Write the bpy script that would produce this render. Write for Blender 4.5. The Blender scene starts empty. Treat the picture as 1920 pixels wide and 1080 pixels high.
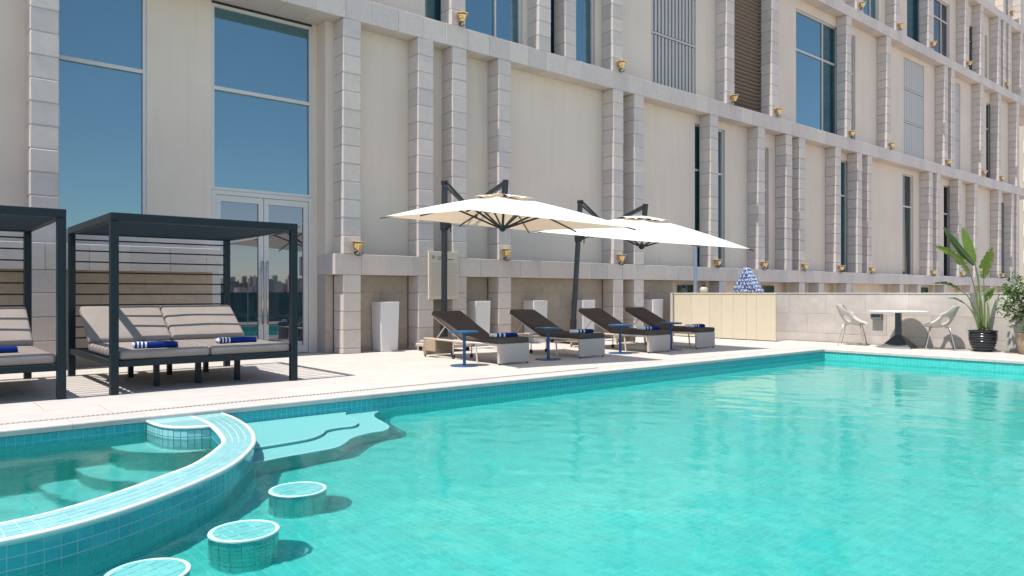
import bpy, bmesh, math, random
import numpy as np
from math import sin, cos, pi, radians, sqrt, atan2
from mathutils import Vector, Matrix
random.seed(7)
sc = bpy.context.scene
C = sc.collection

# ------------------------------------------------------------------ camera, sky, sun, exposure
cam_d = bpy.data.cameras.new('camera'); cam = bpy.data.objects.new('camera', cam_d); C.objects.link(cam)
cam_d.sensor_width = 36; cam_d.lens = 26.08; cam_d.shift_y = 9/1920; cam_d.clip_end = 3000; cam_d.clip_start = .05
cam.location = (0, 0, 1.1); cam.rotation_euler = (radians(90), 0, radians(-40.18))
sc.camera = cam

SUN_EL = 66.6; SUN_DIR = Vector((-cos(radians(SUN_EL)), -0.02, sin(radians(SUN_EL)))).normalized()
w = bpy.data.worlds.new('World'); sc.world = w; w.use_nodes = True
nt = w.node_tree; bg = nt.nodes['Background']
sky = nt.nodes.new('ShaderNodeTexSky'); sky.sky_type = 'NISHITA'; sky.sun_disc = False
sky.sun_elevation = radians(SUN_EL); sky.sun_rotation = radians(-90); sky.air_density = 1.0; sky.dust_density = 0.15; sky.ozone_density = 1.0
hs = nt.nodes.new('ShaderNodeHueSaturation'); hs.inputs['Saturation'].default_value = .88
nt.links.new(sky.outputs[0], hs.inputs['Color']); nt.links.new(hs.outputs[0], bg.inputs[0]); bg.inputs[1].default_value = 0.13
sd = bpy.data.lights.new('sun', 'SUN'); sd.energy = 3.7; sd.angle = radians(.53); sd.color = (1, .955, .90)
sd.cycles.is_caustics_light = True          # sunlight refracted by the pool water reaches the tiles
so = bpy.data.objects.new('sun', sd); C.objects.link(so)
so.rotation_euler = SUN_DIR.to_track_quat('Z', 'Y').to_euler(); so.location = (-20, 0, 40)
sc.view_settings.view_transform = 'Standard'; sc.view_settings.look = 'None'; sc.view_settings.gamma = 1
sc.view_settings.use_curve_mapping = False; sc.view_settings.exposure = 0.72

# ------------------------------------------------------------------ materials
M = {}
def nodes(name):
    m = bpy.data.materials.new(name); m.use_nodes = True; M[name] = m
    t = m.node_tree; return m, t, t.nodes['Principled BSDF']
def N(t, kind, **kw):
    n = t.nodes.new(kind)
    for k, v in kw.items():
        if k in n.inputs.keys(): n.inputs[k].default_value = v
        else: setattr(n, k, v)
    return n
def rgb(c): return (c[0], c[1], c[2], 1)
def mixc(t, a, b, fac, mode='MIX'):
    n = t.nodes.new('ShaderNodeMix'); n.data_type = 'RGBA'; n.blend_type = mode
    for sock, v in ((n.inputs[0], fac), (n.inputs[6], a), (n.inputs[7], b)):
        if hasattr(v, 'is_linked') or hasattr(v, 'node'): t.links.new(v, sock)
        elif isinstance(v, (int, float)): sock.default_value = v
        else: sock.default_value = rgb(v)
    return n.outputs[2]
def ramp(t, src, p0, p1, c0=(0, 0, 0), c1=(1, 1, 1)):
    r = t.nodes.new('ShaderNodeValToRGB'); r.color_ramp.elements[0].position = p0; r.color_ramp.elements[1].position = p1
    r.color_ramp.elements[0].color = rgb(c0); r.color_ramp.elements[1].color = rgb(c1)
    t.links.new(src, r.inputs[0]); return r.outputs[0]
def bump(t, b, src, strength, dist=.01):
    n = t.nodes.new('ShaderNodeBump'); n.inputs['Strength'].default_value = strength; n.inputs['Distance'].default_value = dist
    t.links.new(src, n.inputs['Height']); t.links.new(n.outputs[0], b.inputs['Normal']); return n
def noise(t, scale, detail=4, coord='Object', rough=.55, stretch=None):
    tc = t.nodes.new('ShaderNodeTexCoord'); n = t.nodes.new('ShaderNodeTexNoise')
    n.inputs['Scale'].default_value = scale; n.inputs['Detail'].default_value = detail; n.inputs['Roughness'].default_value = rough
    if coord == 'World':
        g = t.nodes.new('ShaderNodeNewGeometry'); src = g.outputs['Position']
    else: src = tc.outputs[coord]
    if stretch:
        mp = t.nodes.new('ShaderNodeMapping'); mp.inputs['Scale'].default_value = stretch
        t.links.new(src, mp.inputs[0]); src = mp.outputs[0]
    t.links.new(src, n.inputs['Vector']); return n.outputs['Fac']
def simple(name, col, rough=.5, metal=0, var=.06, nscale=30, bmp=0, spec=None, rnd=0, world=True, sheen=0):
    m, t, b = nodes(name)
    b.inputs['Roughness'].default_value = rough; b.inputs['Metallic'].default_value = metal
    if spec is not None: b.inputs['Specular IOR Level'].default_value = spec
    nz = noise(t, nscale, 4, 'World' if world else 'Object')
    lo = tuple(c*(1-var) for c in col); hi = tuple(min(1, c*(1+var)) for c in col)
    out = mixc(t, lo, hi, nz)
    if rnd:
        oi = t.nodes.new('ShaderNodeObjectInfo')
        out = mixc(t, out, ramp(t, oi.outputs['Random'], 0, 1, (1-rnd,)*3, (1,)*3), 1.0, 'MULTIPLY')
    t.links.new(out, b.inputs['Base Color'])
    if bmp: bump(t, b, nz, bmp, .004)
    return m
def stone(name, c, c2, rnd=.14, rough=.75, island=False, scale=9, vein=.3):
    m, t, b = nodes(name); b.inputs['Roughness'].default_value = rough; b.inputs['Specular IOR Level'].default_value = .25
    n1 = noise(t, scale, 6, 'World', .62); n2 = noise(t, 55, 3, 'World'); n3 = noise(t, 1.3, 4, 'World')
    a = mixc(t, c, c2, ramp(t, n1, .32, .7))
    a = mixc(t, a, tuple(x*.86 for x in c2), ramp(t, n2, .58, .78, (0,)*3, (vein,)*3))
    a = mixc(t, a, tuple(x*.9 for x in c), ramp(t, n3, .45, .75, (0,)*3, (.5,)*3))
    src = t.nodes.new('ShaderNodeNewGeometry').outputs['Random Per Island'] if island else t.nodes.new('ShaderNodeObjectInfo').outputs['Random']
    r1 = ramp(t, src, 0, 1, (1-rnd, 1-rnd*1.05, 1-rnd*.95), (1, .985, .965))
    a = mixc(t, a, r1, 1.0, 'MULTIPLY')
    t.links.new(a, b.inputs['Base Color']); bump(t, b, n2, .25, .003)
    return m
stone('limestone', (.64, .57, .515), (.565, .50, .45))
stone('limestone_joined', (.64, .57, .515), (.565, .50, .45), island=True)
stone('warm_stone', (.46, .385, .31), (.38, .32, .26), rnd=.12)
stone('wall_stone', (.58, .525, .475), (.47, .42, .375), rnd=.12, scale=4, vein=.45)
stone('deck_stone', (.60, .555, .505), (.52, .48, .435), rnd=.09, scale=5, rough=.6)
stone('coping_stone', (.60, .565, .52), (.51, .475, .435), rnd=.08, rough=.5)
simple('mortar', (.40, .36, .33), .9)
simple('deck_grout', (.36, .32, .28), .9)
def plaster():
    m, t, b = nodes('plaster'); b.inputs['Roughness'].default_value = .85; b.inputs['Specular IOR Level'].default_value = .15
    n1 = noise(t, .7, 5, 'World'); n2 = noise(t, 60, 3, 'World'); n3 = noise(t, 1.0, 4, 'World', .6, (5, 5, .35))
    a = mixc(t, (.68, .58, .48), (.63, .535, .445), ramp(t, n1, .35, .7))
    a = mixc(t, a, (.47, .41, .35), ramp(t, n3, .52, .85, (0,)*3, (.32,)*3))
    t.links.new(a, b.inputs['Base Color']); bump(t, b, n2, .12, .003)
plaster()
def glass(name, base, ior=2.7, rough=.015, tint=(1, 1, 1)):
    m, t, b = nodes(name); b.inputs['Roughness'].default_value = rough; b.inputs['IOR'].default_value = ior; b.inputs['Specular Tint'].default_value = rgb(tint)
    n = noise(t, .6, 2, 'World'); a = mixc(t, base, tuple(c*1.3 for c in base), n)
    t.links.new(a, b.inputs['Base Color']); bump(t, b, n, .02, .02)
glass('window_glass', (.014, .055, .068), 3.1, tint=(.58, .86, 1.0)); glass('door_glass', (.014, .03, .045), 2.7, tint=(.84, .88, 1.0)); glass('dark_glass', (.006, .012, .014), 1.6); glass('green_glass', (.012, .045, .035), 1.7)
simple('frame_metal', (.55, .53, .50), .45, 0, .04)
simple('dark_frame', (.02, .025, .03), .5)
simple('grey_metal', (.44, .42, .39), .5, 0)
simple('brown_louvre', (.26, .20, .16), .6); simple('drain_dark', (.17, .15, .13), .9)
simple('box_grey', (.16, .155, .15), .6)
simple('void', (.012, .010, .009), .9)
simple('navy_metal', (.006, .0155, .021), .42, 0, .1, 40, spec=.35)
simple('black_plastic', (.015, .016, .018), .45)
simple('charcoal_metal', (.035, .043, .052), .35, .4)
simple('steel', (.55, .54, .52), .3, .9)
simple('cream_metal', (.62, .55, .46), .45, 0)
simple('white_panel', (.48, .41, .355), .6)
simple('white_plastic', (.72, .695, .675), .35, 0, .03, rnd=.05)
simple('blue_paint', (.006, .078, .19), .35, 0, .08)
simple('brass', (.83, .56, .24), .28, 1.0, .15, 20)
simple('pale_brass', (.85, .70, .45), .35, .8, .15, 20)
simple('cream_board', (.60, .52, .385), .55, 0, .06, 6, rnd=.06)
simple('sign_board', (.60, .52, .41), .6); simple('sign_ink', (.20, .17, .14), .7); simple('sign_line', (.36, .31, .25), .7)
simple('chair_plastic', (.45, .43, .375), .45); simple('white_top', (.72, .71, .69), .3)
simple('soil', (.10, .05, .03), .95, 0, .4); simple('grey_pole', (.22, .29, .35), .4, .4)
simple('dark_leaf_stem', (.03, .025, .02), .7); simple('bark', (.16, .11, .07), .9, 0, .3)
simple('ground_paving', (.42, .37, .32), .9, 0, .2, .5)
simple('cream_render', (.42, .36, .28), .9, 0, .1, .4); simple('terracotta', (.45, .20, .11), .8)
simple('teal_pane', (.04, .16, .22), .08)
def fabric(name, c, scale=500, rough=.9, var=.18):
    m, t, b = nodes(name); b.inputs['Roughness'].default_value = rough; b.inputs['Specular IOR Level'].default_value = .1
    n = noise(t, scale, 2, 'Object'); n2 = noise(t, 5, 3, 'Object')
    a = mixc(t, tuple(x*(1-var) for x in c), tuple(min(1, x*(1+var)) for x in c), n)
    a = mixc(t, a, tuple(x*.86 for x in c), ramp(t, n2, .4, .75, (0,)*3, (.6,)*3))
    t.links.new(a, b.inputs['Base Color']); bump(t, b, n2, .25, .02)
fabric('brown_fabric', (.095, .078, .068), 300); fabric('taupe_fabric', (.285, .245, .215), 260)
def canopy():
    m, t, b = nodes('canopy_fabric'); b.inputs['Roughness'].default_value = .9; b.inputs['Specular IOR Level'].default_value = .05
    n = noise(t, 2.5, 3, 'Object'); a = mixc(t, (.79, .765, .715), (.81, .785, .74), n); t.links.new(a, b.inputs['Base Color'])
    tr = N(t, 'ShaderNodeBsdfTranslucent'); tr.inputs[0].default_value = (.80, .54, .30, 1)
    mx = N(t, 'ShaderNodeMixShader'); mx.inputs[0].default_value = .27
    t.links.new(b.outputs[0], mx.inputs[1]); t.links.new(tr.outputs[0], mx.inputs[2])
    t.links.new(mx.outputs[0], t.nodes['Material Output'].inputs[0])
canopy()
def towel(name, axis, edge, pitch):
    # blue towel with white stripes near one end (stripes run across the towel)
    m, t, b = nodes(name); b.inputs['Roughness'].default_value = .95; b.inputs['Specular IOR Level'].default_value = .05
    tc = t.nodes.new('ShaderNodeTexCoord'); sp = t.nodes.new('ShaderNodeSeparateXYZ'); t.links.new(tc.outputs['Object'], sp.inputs[0])
    x = sp.outputs[axis]
    mm = N(t, 'ShaderNodeMath', operation='MULTIPLY'); t.links.new(x, mm.inputs[0]); mm.inputs[1].default_value = 2*pi/pitch
    s = N(t, 'ShaderNodeMath', operation='SINE'); t.links.new(mm.outputs[0], s.inputs[0])
    g = N(t, 'ShaderNodeMath', operation='GREATER_THAN'); t.links.new(s.outputs[0], g.inputs[0]); g.inputs[1].default_value = .15
    l = N(t, 'ShaderNodeMath', operation='LESS_THAN'); t.links.new(x, l.inputs[0]); l.inputs[1].default_value = edge
    k = N(t, 'ShaderNodeMath', operation='MULTIPLY'); t.links.new(g.outputs[0], k.inputs[0]); t.links.new(l.outputs[0], k.inputs[1])
    a = mixc(t, (.010, .032, .17), (.70, .73, .76), k.outputs[0])
    n = noise(t, 140, 3, 'Object'); t.links.new(a, b.inputs['Base Color']); bump(t, b, n, .5, .006)
towel('striped_towel', 0, -.02, .075); towel('check_towel', 0, -.1, .04)
def rolltowel():
    m, t, b = nodes('roll_towel'); b.inputs['Roughness'].default_value = .95
    tc = t.nodes.new('ShaderNodeTexCoord'); wv = N(t, 'ShaderNodeTexWave'); wv.wave_type = 'RINGS'; wv.rings_direction = 'X'
    wv.inputs['Scale'].default_value = 9; wv.inputs['Distortion'].default_value = 9; wv.inputs['Detail Scale'].default_value = 3
    t.links.new(tc.outputs['Object'], wv.inputs['Vector'])
    t.links.new(mixc(t, (.015, .06, .26), (.72, .75, .79), ramp(t, wv.outputs['Fac'], .62, .74)), b.inputs['Base Color'])
rolltowel()
def tile(name, c, c2, rnd=.22, rough=.12):
    m, t, b = nodes(name); b.inputs['Roughness'].default_value = rough
    g = t.nodes.new('ShaderNodeNewGeometry'); oi = t.nodes.new('ShaderNodeObjectInfo')
    ad = N(t, 'ShaderNodeMath', operation='ADD'); t.links.new(g.outputs['Random Per Island'], ad.inputs[0]); t.links.new(oi.outputs['Random'], ad.inputs[1])
    fr = N(t, 'ShaderNodeMath', operation='FRACT'); t.links.new(ad.outputs[0], fr.inputs[0])
    n = noise(t, 35, 3, 'World')
    a = mixc(t, c, c2, fr.outputs[0]); a = mixc(t, a, tuple(x*.9 for x in c), ramp(t, n, .45, .8, (0,)*3, (.5,)*3))
    t.links.new(a, b.inputs['Base Color']); bump(t, b, n, .08, .002)
tile('aqua_tile', (.03, .37, .41), (.055, .42, .45)); tile('floor_aqua', (.06, .525, .475), (.095, .595, .535), .1); tile('stool_tile', (.13, .46, .44), (.18, .53, .50)); tile('pale_tile', (.26, .55, .555), (.33, .61, .61)); simple('cap_grout', (.48, .66, .66), .7, 0, .06)
simple('tile_grout', (.15, .62, .565), .7, 0, .06); simple('pale_rim', (.46, .68, .67), .35, 0, .05); simple('white_rim', (.74, .74, .72), .3, 0, .05); simple('step_plaster', (.13, .60, .55), .5, 0, .05, 40); simple('shelf_plaster', (.14, .415, .40), .5, 0, .05, 40)
def water():
    m, t, b = nodes('water'); t.nodes.remove(b)
    gl = N(t, 'ShaderNodeBsdfGlass'); gl.inputs['Roughness'].default_value = 0; gl.inputs['IOR'].default_value = 1.33; gl.inputs['Color'].default_value = (.86, 1, .995, 1)
    n1 = noise(t, 24, 3, 'World', .6, (1, 1.2, 1)); n2 = noise(t, 8, 2, 'World', .5); s = N(t, 'ShaderNodeMath', operation='MULTIPLY_ADD'); t.links.new(n2, s.inputs[0]); s.inputs[1].default_value = 1.6; t.links.new(n1, s.inputs[2])
    bp = t.nodes.new('ShaderNodeBump'); bp.inputs['Strength'].default_value = .045; bp.inputs['Distance'].default_value = .02; t.links.new(s.outputs[0], bp.inputs['Height']); t.links.new(bp.outputs[0], gl.inputs['Normal'])
    t.links.new(gl.outputs[0], t.nodes['Material Output'].inputs['Surface'])
water()
def wicker():
    m, t, b = nodes('wicker'); b.inputs['Roughness'].default_value = .75
    tc = t.nodes.new('ShaderNodeTexCoord')
    out = []
    for d in ('X', 'Z'):
        wv = N(t, 'ShaderNodeTexWave'); wv.bands_direction = d; wv.inputs['Scale'].default_value = 22; t.links.new(tc.outputs['Object'], wv.inputs['Vector']); out.append(wv.outputs['Fac'])
    mm = N(t, 'ShaderNodeMath', operation='MULTIPLY'); t.links.new(out[0], mm.inputs[0]); t.links.new(out[1], mm.inputs[1])
    t.links.new(mixc(t, (.30, .21, .13), (.58, .48, .36), mm.outputs[0]), b.inputs['Base Color']); bump(t, b, mm.outputs[0], .8, .006)
wicker()
def leafmat(name, c, c2, tr=.3):
    m, t, b = nodes(name); b.inputs['Roughness'].default_value = .38
    g = t.nodes.new('ShaderNodeNewGeometry'); n = noise(t, 14, 3, 'Object')
    a = mixc(t, c, c2, g.outputs['Random Per Island']); a = mixc(t, a, tuple(x*.7 for x in c), ramp(t, n, .4, .8, (0,)*3, (.6,)*3))
    t.links.new(a, b.inputs['Base Color'])
    tl = N(t, 'ShaderNodeBsdfTranslucent'); tl.inputs[0].default_value = (c2[0]*2.4, c2[1]*2.4, c2[2]*.6, 1)
    mx = N(t, 'ShaderNodeMixShader'); mx.inputs[0].default_value = tr
    t.links.new(b.outputs[0], mx.inputs[1]); t.links.new(tl.outputs[0], mx.inputs[2]); t.links.new(mx.outputs[0], t.nodes['Material Output'].inputs[0])
leafmat('banana_leaf', (.075, .13, .018), (.13, .20, .03)); leafmat('banana_leaf_dark', (.025, .065, .015), (.05, .10, .02), .15)
leafmat('ficus_leaf', (.03, .085, .025), (.07, .15, .045)); leafmat('leaf_stem', (.16, .22, .07), (.22, .26, .10), .1); leafmat('dry_leaf', (.10, .08, .04), (.08, .10, .03), .1)
def potglaze():
    m, t, b = nodes('pot_glaze'); b.inputs['Roughness'].default_value = .18; b.inputs['Base Color'].default_value = (.012, .016, .022, 1)
    n = noise(t, 20, 3); t.links.new(mixc(t, (.010, .013, .018), (.022, .027, .034), n), b.inputs['Base Color'])
potglaze()
def city():
    m, t, b = nodes('city_blocks'); b.inputs['Roughness'].default_value = .9
    g = t.nodes.new('ShaderNodeNewGeometry'); r = t.nodes.new('ShaderNodeValToRGB'); r.color_ramp.interpolation = 'CONSTANT'
    cols = [(.45, .40, .34), (.40, .20, .13), (.30, .27, .25), (.60, .58, .55), (.22, .18, .16), (.50, .36, .24)]
    r.color_ramp.elements[0].color = rgb(cols[0]); r.color_ramp.elements[1].position = .18; r.color_ramp.elements[1].color = rgb(cols[1])
    for i, p in enumerate((.36, .52, .7, .85)): e = r.color_ramp.elements.new(p); e.color = rgb(cols[i+2])
    t.links.new(g.outputs['Random Per Island'], r.inputs[0]); t.links.new(r.outputs[0], b.inputs['Base Color'])
city()

# ------------------------------------------------------------------ mesh helpers
def link(o): C.objects.link(o); return o
def mesh(name, verts, faces, mat, smooth=False):
    me = bpy.data.meshes.new(name); me.from_pydata([tuple(v) for v in verts], [], faces); me.update()
    if mat: me.materials.append(M[mat])
    if smooth:
        for p in me.polygons: p.use_smooth = True
    return me
def obj(name, me, parent=None, loc=(0, 0, 0), rot=(0, 0, 0)):
    o = bpy.data.objects.new(name, me); o.location = loc; o.rotation_euler = rot
    if parent is not None: o.parent = parent
    return link(o)
def tag(o, label=None, cat=None, group=None, kind=None):
    if label: o['label'] = label
    if cat: o['category'] = cat
    if group: o['group'] = group
    if kind: o['kind'] = kind
    return o
def thing(name, label, cat, loc=(0, 0, 0), rz=0, group=None):
    o = bpy.data.objects.new(name, None); o.location = loc; o.rotation_euler = (0, 0, rz); o.empty_display_size = .2
    link(o); return tag(o, label, cat, group)
class MB:
    def __init__(s): s.v = []; s.f = []
    def add(s, vs, fs, mtx=None):
        b = len(s.v)
        s.v += [tuple(mtx @ Vector(v)) if mtx is not None else tuple(v) for v in vs]
        s.f += [tuple(i+b for i in f) for f in fs]; return s
    def box(s, x0, x1, y0, y1, z0, z1, mtx=None):
        vs = [(x, y, z) for z in (z0, z1) for y in (y0, y1) for x in (x0, x1)]
        return s.add(vs, [(0, 2, 3, 1), (4, 5, 7, 6), (0, 1, 5, 4), (2, 6, 7, 3), (0, 4, 6, 2), (1, 3, 7, 5)], mtx)
    def cbox(s, x0, x1, y0, y1, z0, z1, c=.006, mtx=None):
        # box with chamfered edges
        lo = (x0, y0, z0); hi = (x1, y1, z1); vs = []; idx = {}
        for sx in (0, 1):
            for sy in (0, 1):
                for sz in (0, 1):
                    sg = (sx, sy, sz)
                    for ax in range(3):
                        p = [ (hi[k] if sg[k] else lo[k]) for k in range(3)]
                        for k in range(3):
                            if k != ax: p[k] += -c if sg[k] else c
                        idx[(sg, ax)] = len(vs); vs.append(tuple(p))
        fs = []
        def ring(ax, sgn):
            o1, o2 = [k for k in range(3) if k != ax]; r = []
            for a, b in ((0, 0), (1, 0), (1, 1), (0, 1)):
                sg = [0]*3; sg[ax] = sgn; sg[o1] = a; sg[o2] = b; r.append(idx[(tuple(sg), ax)])
            return r
        for ax in range(3):
            for sgn in (0, 1): fs.append(tuple(ring(ax, sgn)))
        for ax in range(3):
            o1, o2 = [k for k in range(3) if k != ax]
            for a in (0, 1):
                for b in (0, 1):
                    q = []
                    for e, fax in ((0, o1), (1, o1), (1, o2), (0, o2)):
                        sg = [0]*3; sg[o1] = a; sg[o2] = b; sg[ax] = e; q.append(idx[(tuple(sg), fax)])
                    fs.append(tuple(q))
        for sx in (0, 1):
            for sy in (0, 1):
                for sz in (0, 1): fs.append(tuple(idx[((sx, sy, sz), a)] for a in range(3)))
        ctr = Vector([(lo[k]+hi[k])/2 for k in range(3)]); out = []
        for f in fs:
            p = [Vector(vs[i]) for i in f]; nrm = (p[1]-p[0]).cross(p[2]-p[0]); cc = sum(p, Vector())/len(p)
            out.append(f if nrm.dot(cc-ctr) > 0 else tuple(reversed(f)))
        return s.add(vs, out, mtx)
    def tube(s, pts, r, n=8, cap=True, closed=False):
        pts = [Vector(p) for p in pts]; rs = r if isinstance(r, (list, tuple)) else [r]*len(pts)
        b = len(s.v); L = len(pts); up = None
        for i, p in enumerate(pts):
            if closed: d = pts[(i+1) % L]-pts[i-1]
            else: d = (pts[min(i+1, L-1)]-pts[max(i-1, 0)])
            d.normalize()
            if up is None:
                up = Vector((0, 0, 1)) if abs(d.z) < .9 else Vector((1, 0, 0))
            a = d.cross(up)
            if a.length < 1e-5: a = d.cross(Vector((0, 1, 0)))
            a.normalize(); u2 = a.cross(d).normalized(); up = u2
            for k in range(n):
                t = 2*pi*k/n; s.v.append(tuple(p+(a*cos(t)+u2*sin(t))*rs[i]))
        for i in range(L if closed else L-1):
            j = (i+1) % L
            for k in range(n):
                k2 = (k+1) % n; s.f.append((b+i*n+k, b+i*n+k2, b+j*n+k2, b+j*n+k))
        if cap and not closed:
            s.f.append(tuple(b+k for k in reversed(range(n)))); s.f.append(tuple(b+(L-1)*n+k for k in range(n)))
        return s
    def bar(s, p, q, w, h):
        # rectangular bar between two points; w is the horizontal width, h the other
        p = Vector(p); q = Vector(q); d = (q-p); L = d.length; d.normalize()
        up = Vector((0, 0, 1)) if abs(d.z) < .95 else Vector((0, 1, 0))
        a = d.cross(up).normalized(); u = a.cross(d).normalized()
        m = Matrix(((a.x, d.x, u.x, p.x), (a.y, d.y, u.y, p.y), (a.z, d.z, u.z, p.z), (0, 0, 0, 1)))
        return s.cbox(-w/2, w/2, 0, L, -h/2, h/2, min(w, h)*.12, m)
    def lathe(s, prof, n=24, loc=(0, 0, 0), mtx=None):
        vs = []; fs = []; L = len(prof)
        for r, z in prof:
            for k in range(n): vs.append((loc[0]+r*cos(2*pi*k/n), loc[1]+r*sin(2*pi*k/n), loc[2]+z))
        for i in range(L-1):
            for k in range(n): fs.append((i*n+k, i*n+(k+1) % n, (i+1)*n+(k+1) % n, (i+1)*n+k))
        if prof[0][0] > 1e-6: fs.append(tuple(reversed(range(n))))
        if prof[-1][0] > 1e-6: fs.append(tuple((L-1)*n+k for k in range(n)))
        return s.add(vs, fs, mtx)
    def prism(s, poly, z0, z1):
        n = len(poly); b = len(s.v)
        ar = sum(poly[i][0]*poly[(i+1) % n][1]-poly[(i+1) % n][0]*poly[i][1] for i in range(n))
        if ar < 0: poly = list(reversed(poly))
        s.v += [(x, y, z0) for x, y in poly]+[(x, y, z1) for x, y in poly]
        s.f.append(tuple(b+i for i in reversed(range(n)))); s.f.append(tuple(b+n+i for i in range(n)))
        for i in range(n): s.f.append((b+i, b+(i+1) % n, b+n+(i+1) % n, b+n+i))
        return s
    def build(s, name, mat, parent=None, loc=(0, 0, 0), rot=(0, 0, 0), smooth=False):
        return obj(name, mesh(name, s.v, s.f, mat, smooth), parent, loc, rot)
def autosmooth(o, ang=40):
    me = o.data
    for p in me.polygons: p.use_smooth = True
    me.set_sharp_from_angle(angle=radians(ang))
    return o
_cache = {}
def blockmesh(name, sx, sy, sz, mat, c=.006):
    k = (name, round(sx, 3), round(sy, 3), round(sz, 3), mat)
    if k not in _cache:
        m = MB().cbox(-sx/2, sx/2, -sy/2, sy/2, -sz/2, sz/2, c); _cache[k] = mesh(name, m.v, m.f, mat)
    return _cache[k]
def block(name, x0, x1, y0, y1, z0, z1, mat, parent, c=.006):
    return obj(name, blockmesh(name, x1-x0, y1-y0, z1-z0, mat, c), parent, ((x0+x1)/2, (y0+y1)/2, (z0+z1)/2))
def copy_tree(o, parent=None):
    c = o.copy(); link(c); c.parent = parent
    for ch in list(o.children): copy_tree(ch, c)
    return c
def catmull(pts, n):
    pts = [Vector(p) for p in pts]; P = [2*pts[0]-pts[1]]+pts+[2*pts[-1]-pts[-2]]; out = []
    for i in range(1, len(P)-2):
        for k in range(n):
            t = k/n; a, b, c, d = P[i-1], P[i], P[i+1], P[i+2]
            out.append(.5*((2*b)+(c-a)*t+(2*a-5*b+4*c-d)*t*t+(3*b-a-3*c+d)*t**3))
    out.append(pts[-1]); return out
def resample(pts, n):
    d = [0]
    for a, b in zip(pts, pts[1:]): d.append(d[-1]+(b-a).length)
    out = []; j = 0
    for i in range(n):
        t = d[-1]*i/(n-1)
        while j < len(d)-2 and d[j+1] < t: j += 1
        f = (t-d[j])/max(1e-9, d[j+1]-d[j]); out.append(pts[j].lerp(pts[j+1], f))
    return out

# ------------------------------------------------------------------ setting: ground, deck, coping
FY = 12.1            # facade front plane
PX0, PX1, PY0, PY1 = -4.0, 14.03, .4, 7.15
WZ, FZ = -.195, -.65; SWZ, SFZ = -.14, -1.75   # water and floor levels: pool, spa
g = MB(); z = -2.2
g.add([(-900, -900, z), (900, -900, z), (900, 900, z), (-900, 900, z)], [(0, 1, 2, 3)])
tag(g.build('ground', 'ground_paving'), 'flat paved ground around the terrace', kind='structure')
d = MB()
for x0, x1, y0, y1 in ((-7, PX0-.002, -1.0, 13.0), (PX1+.002, 16.09, -1.0, 13.0), (PX0-.001, PX1+.001, PY1+.002, 13.0), (PX0-.001, PX1+.001, -1.0, PY0-.002)):
    d.box(x0, x1, y0, y1, -2.19, -.055)
deck = tag(d.build('deck', 'deck_grout'), 'pale stone paved pool deck', kind='structure')
def slabs(x0, x1, y0, y1, px, py, off):
    r = 0; y = y0
    while y < y1-.02:
        ye = min(y+py, y1); x = x0-(px*off if r % 2 else 0)
        while x < x1-.02:
            a, b = max(x, x0), min(x+px, x1)
            if b-a > .03: block('paving_slab', a+.003, b-.003, y+.003, ye-.003, -.05, -random.uniform(0, .0012), 'deck_stone', deck, .003)
            x += px
        y = ye; r += 1
slabs(-3.0, 16.05, PY1+.40, 12.85, .92, .62, .5)
slabs(PX1+.32, 16.05, 2.4, PY1+.40, .58, .62, .5)
MB().box(PX1+.32, 16.08, -1, 2.398, -.05, -.001).box(-7, 16.08, -1, PY0-.3, -.0502, -.002).box(-7, -3.003, PY0, 13, -.05, -.001).build('outer_paving', 'deck_stone', deck)
# coping with a rounded pool edge
def coping_stone(L):
    m = MB(); prof = [(0, -.052), (.0, -.012), (.004, -.004), (.012, 0), (.30, 0), (.30, -.052)]
    n = len(prof); vs = [(x, y, z) for x in (0, L) for y, z in prof]
    m.add(vs, [tuple(range(n)), tuple(reversed(range(n, 2*n)))]+[(i, i+n, (i+1) % n+n, (i+1) % n) for i in range(n)])
    return mesh('coping_stone', m.v, m.f, 'coping_stone')
cs = coping_stone(.598); x = -3.6
while x < PX1+.2:
    obj('coping_stone', cs, deck, (x, PY1-.02, .004)); x += .6
y = PY1-.02
while y > PY0:
    obj('coping_stone', cs, deck, (PX1-.02, y, .004), (0, 0, -pi/2)); y -= .6
# slot drain along the coping
MB().box(-3, 14.3, PY1+.285, PY1+.396, -.05, -.004).build('drain_strip', 'deck_stone', deck)
dm = MB(); x = -3
while x < 8:
    dm.box(x, x+.014, PY1+.30, PY1+.345, -.0035, -.0005); dm.box(x+.02, x+.034, PY1+.348, PY1+.385, -.0035, -.0005); x += .04
o = dm.build('drain_slots', 'drain_dark', deck); tag(o, kind='stuff')

# ------------------------------------------------------------------ pool basin, tiles, water
# outline of the curved spa wall (used by the floor and the water too)
outer = [(2.43, 7.12), (2.42, 6.75), (2.344, 6.217), (2.203, 5.731), (2.026, 5.359), (1.742, 4.938), (1.423, 4.631), (1.063, 4.364), (.779, 4.209), (.543, 4.137), (.35, 4.12)]
inner = [(2.15, 7.12), (2.155, 6.75), (2.10, 6.32), (1.994, 5.825), (1.875, 5.568), (1.58, 5.141), (1.292, 4.890), (.945, 4.631), (.70, 4.49), (.52, 4.425), (.35, 4.41)]
def loop(pts): return [(x, y, 0) for x, y in pts]+[(.7-x, y, 0) for x, y in reversed(pts[:-1])]
NS = 150
OU = resample(catmull(loop(outer), 8), NS); IN = resample(catmull(loop(inner), 8), NS)
MID = [a.lerp(b, .5) for a, b in zip(OU, IN)]; SPAPOLY = [(v.x, v.y) for v in MID]+[(MID[-1].x, 8), (MID[0].x, 8)]
def inspa(x, y, poly=SPAPOLY):
    c = False; n = len(poly)
    for i in range(n):
        (x0, y0), (x1, y1) = poly[i], poly[i-1]
        if (y0 > y) != (y1 > y) and x < (x1-x0)*(y-y0)/(y1-y0)+x0: c = not c
    return c
p = MB()
p.box(PX0-.001, PX1+.001, PY0-.19, PY0-.001, -2.1, -.0555)
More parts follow.
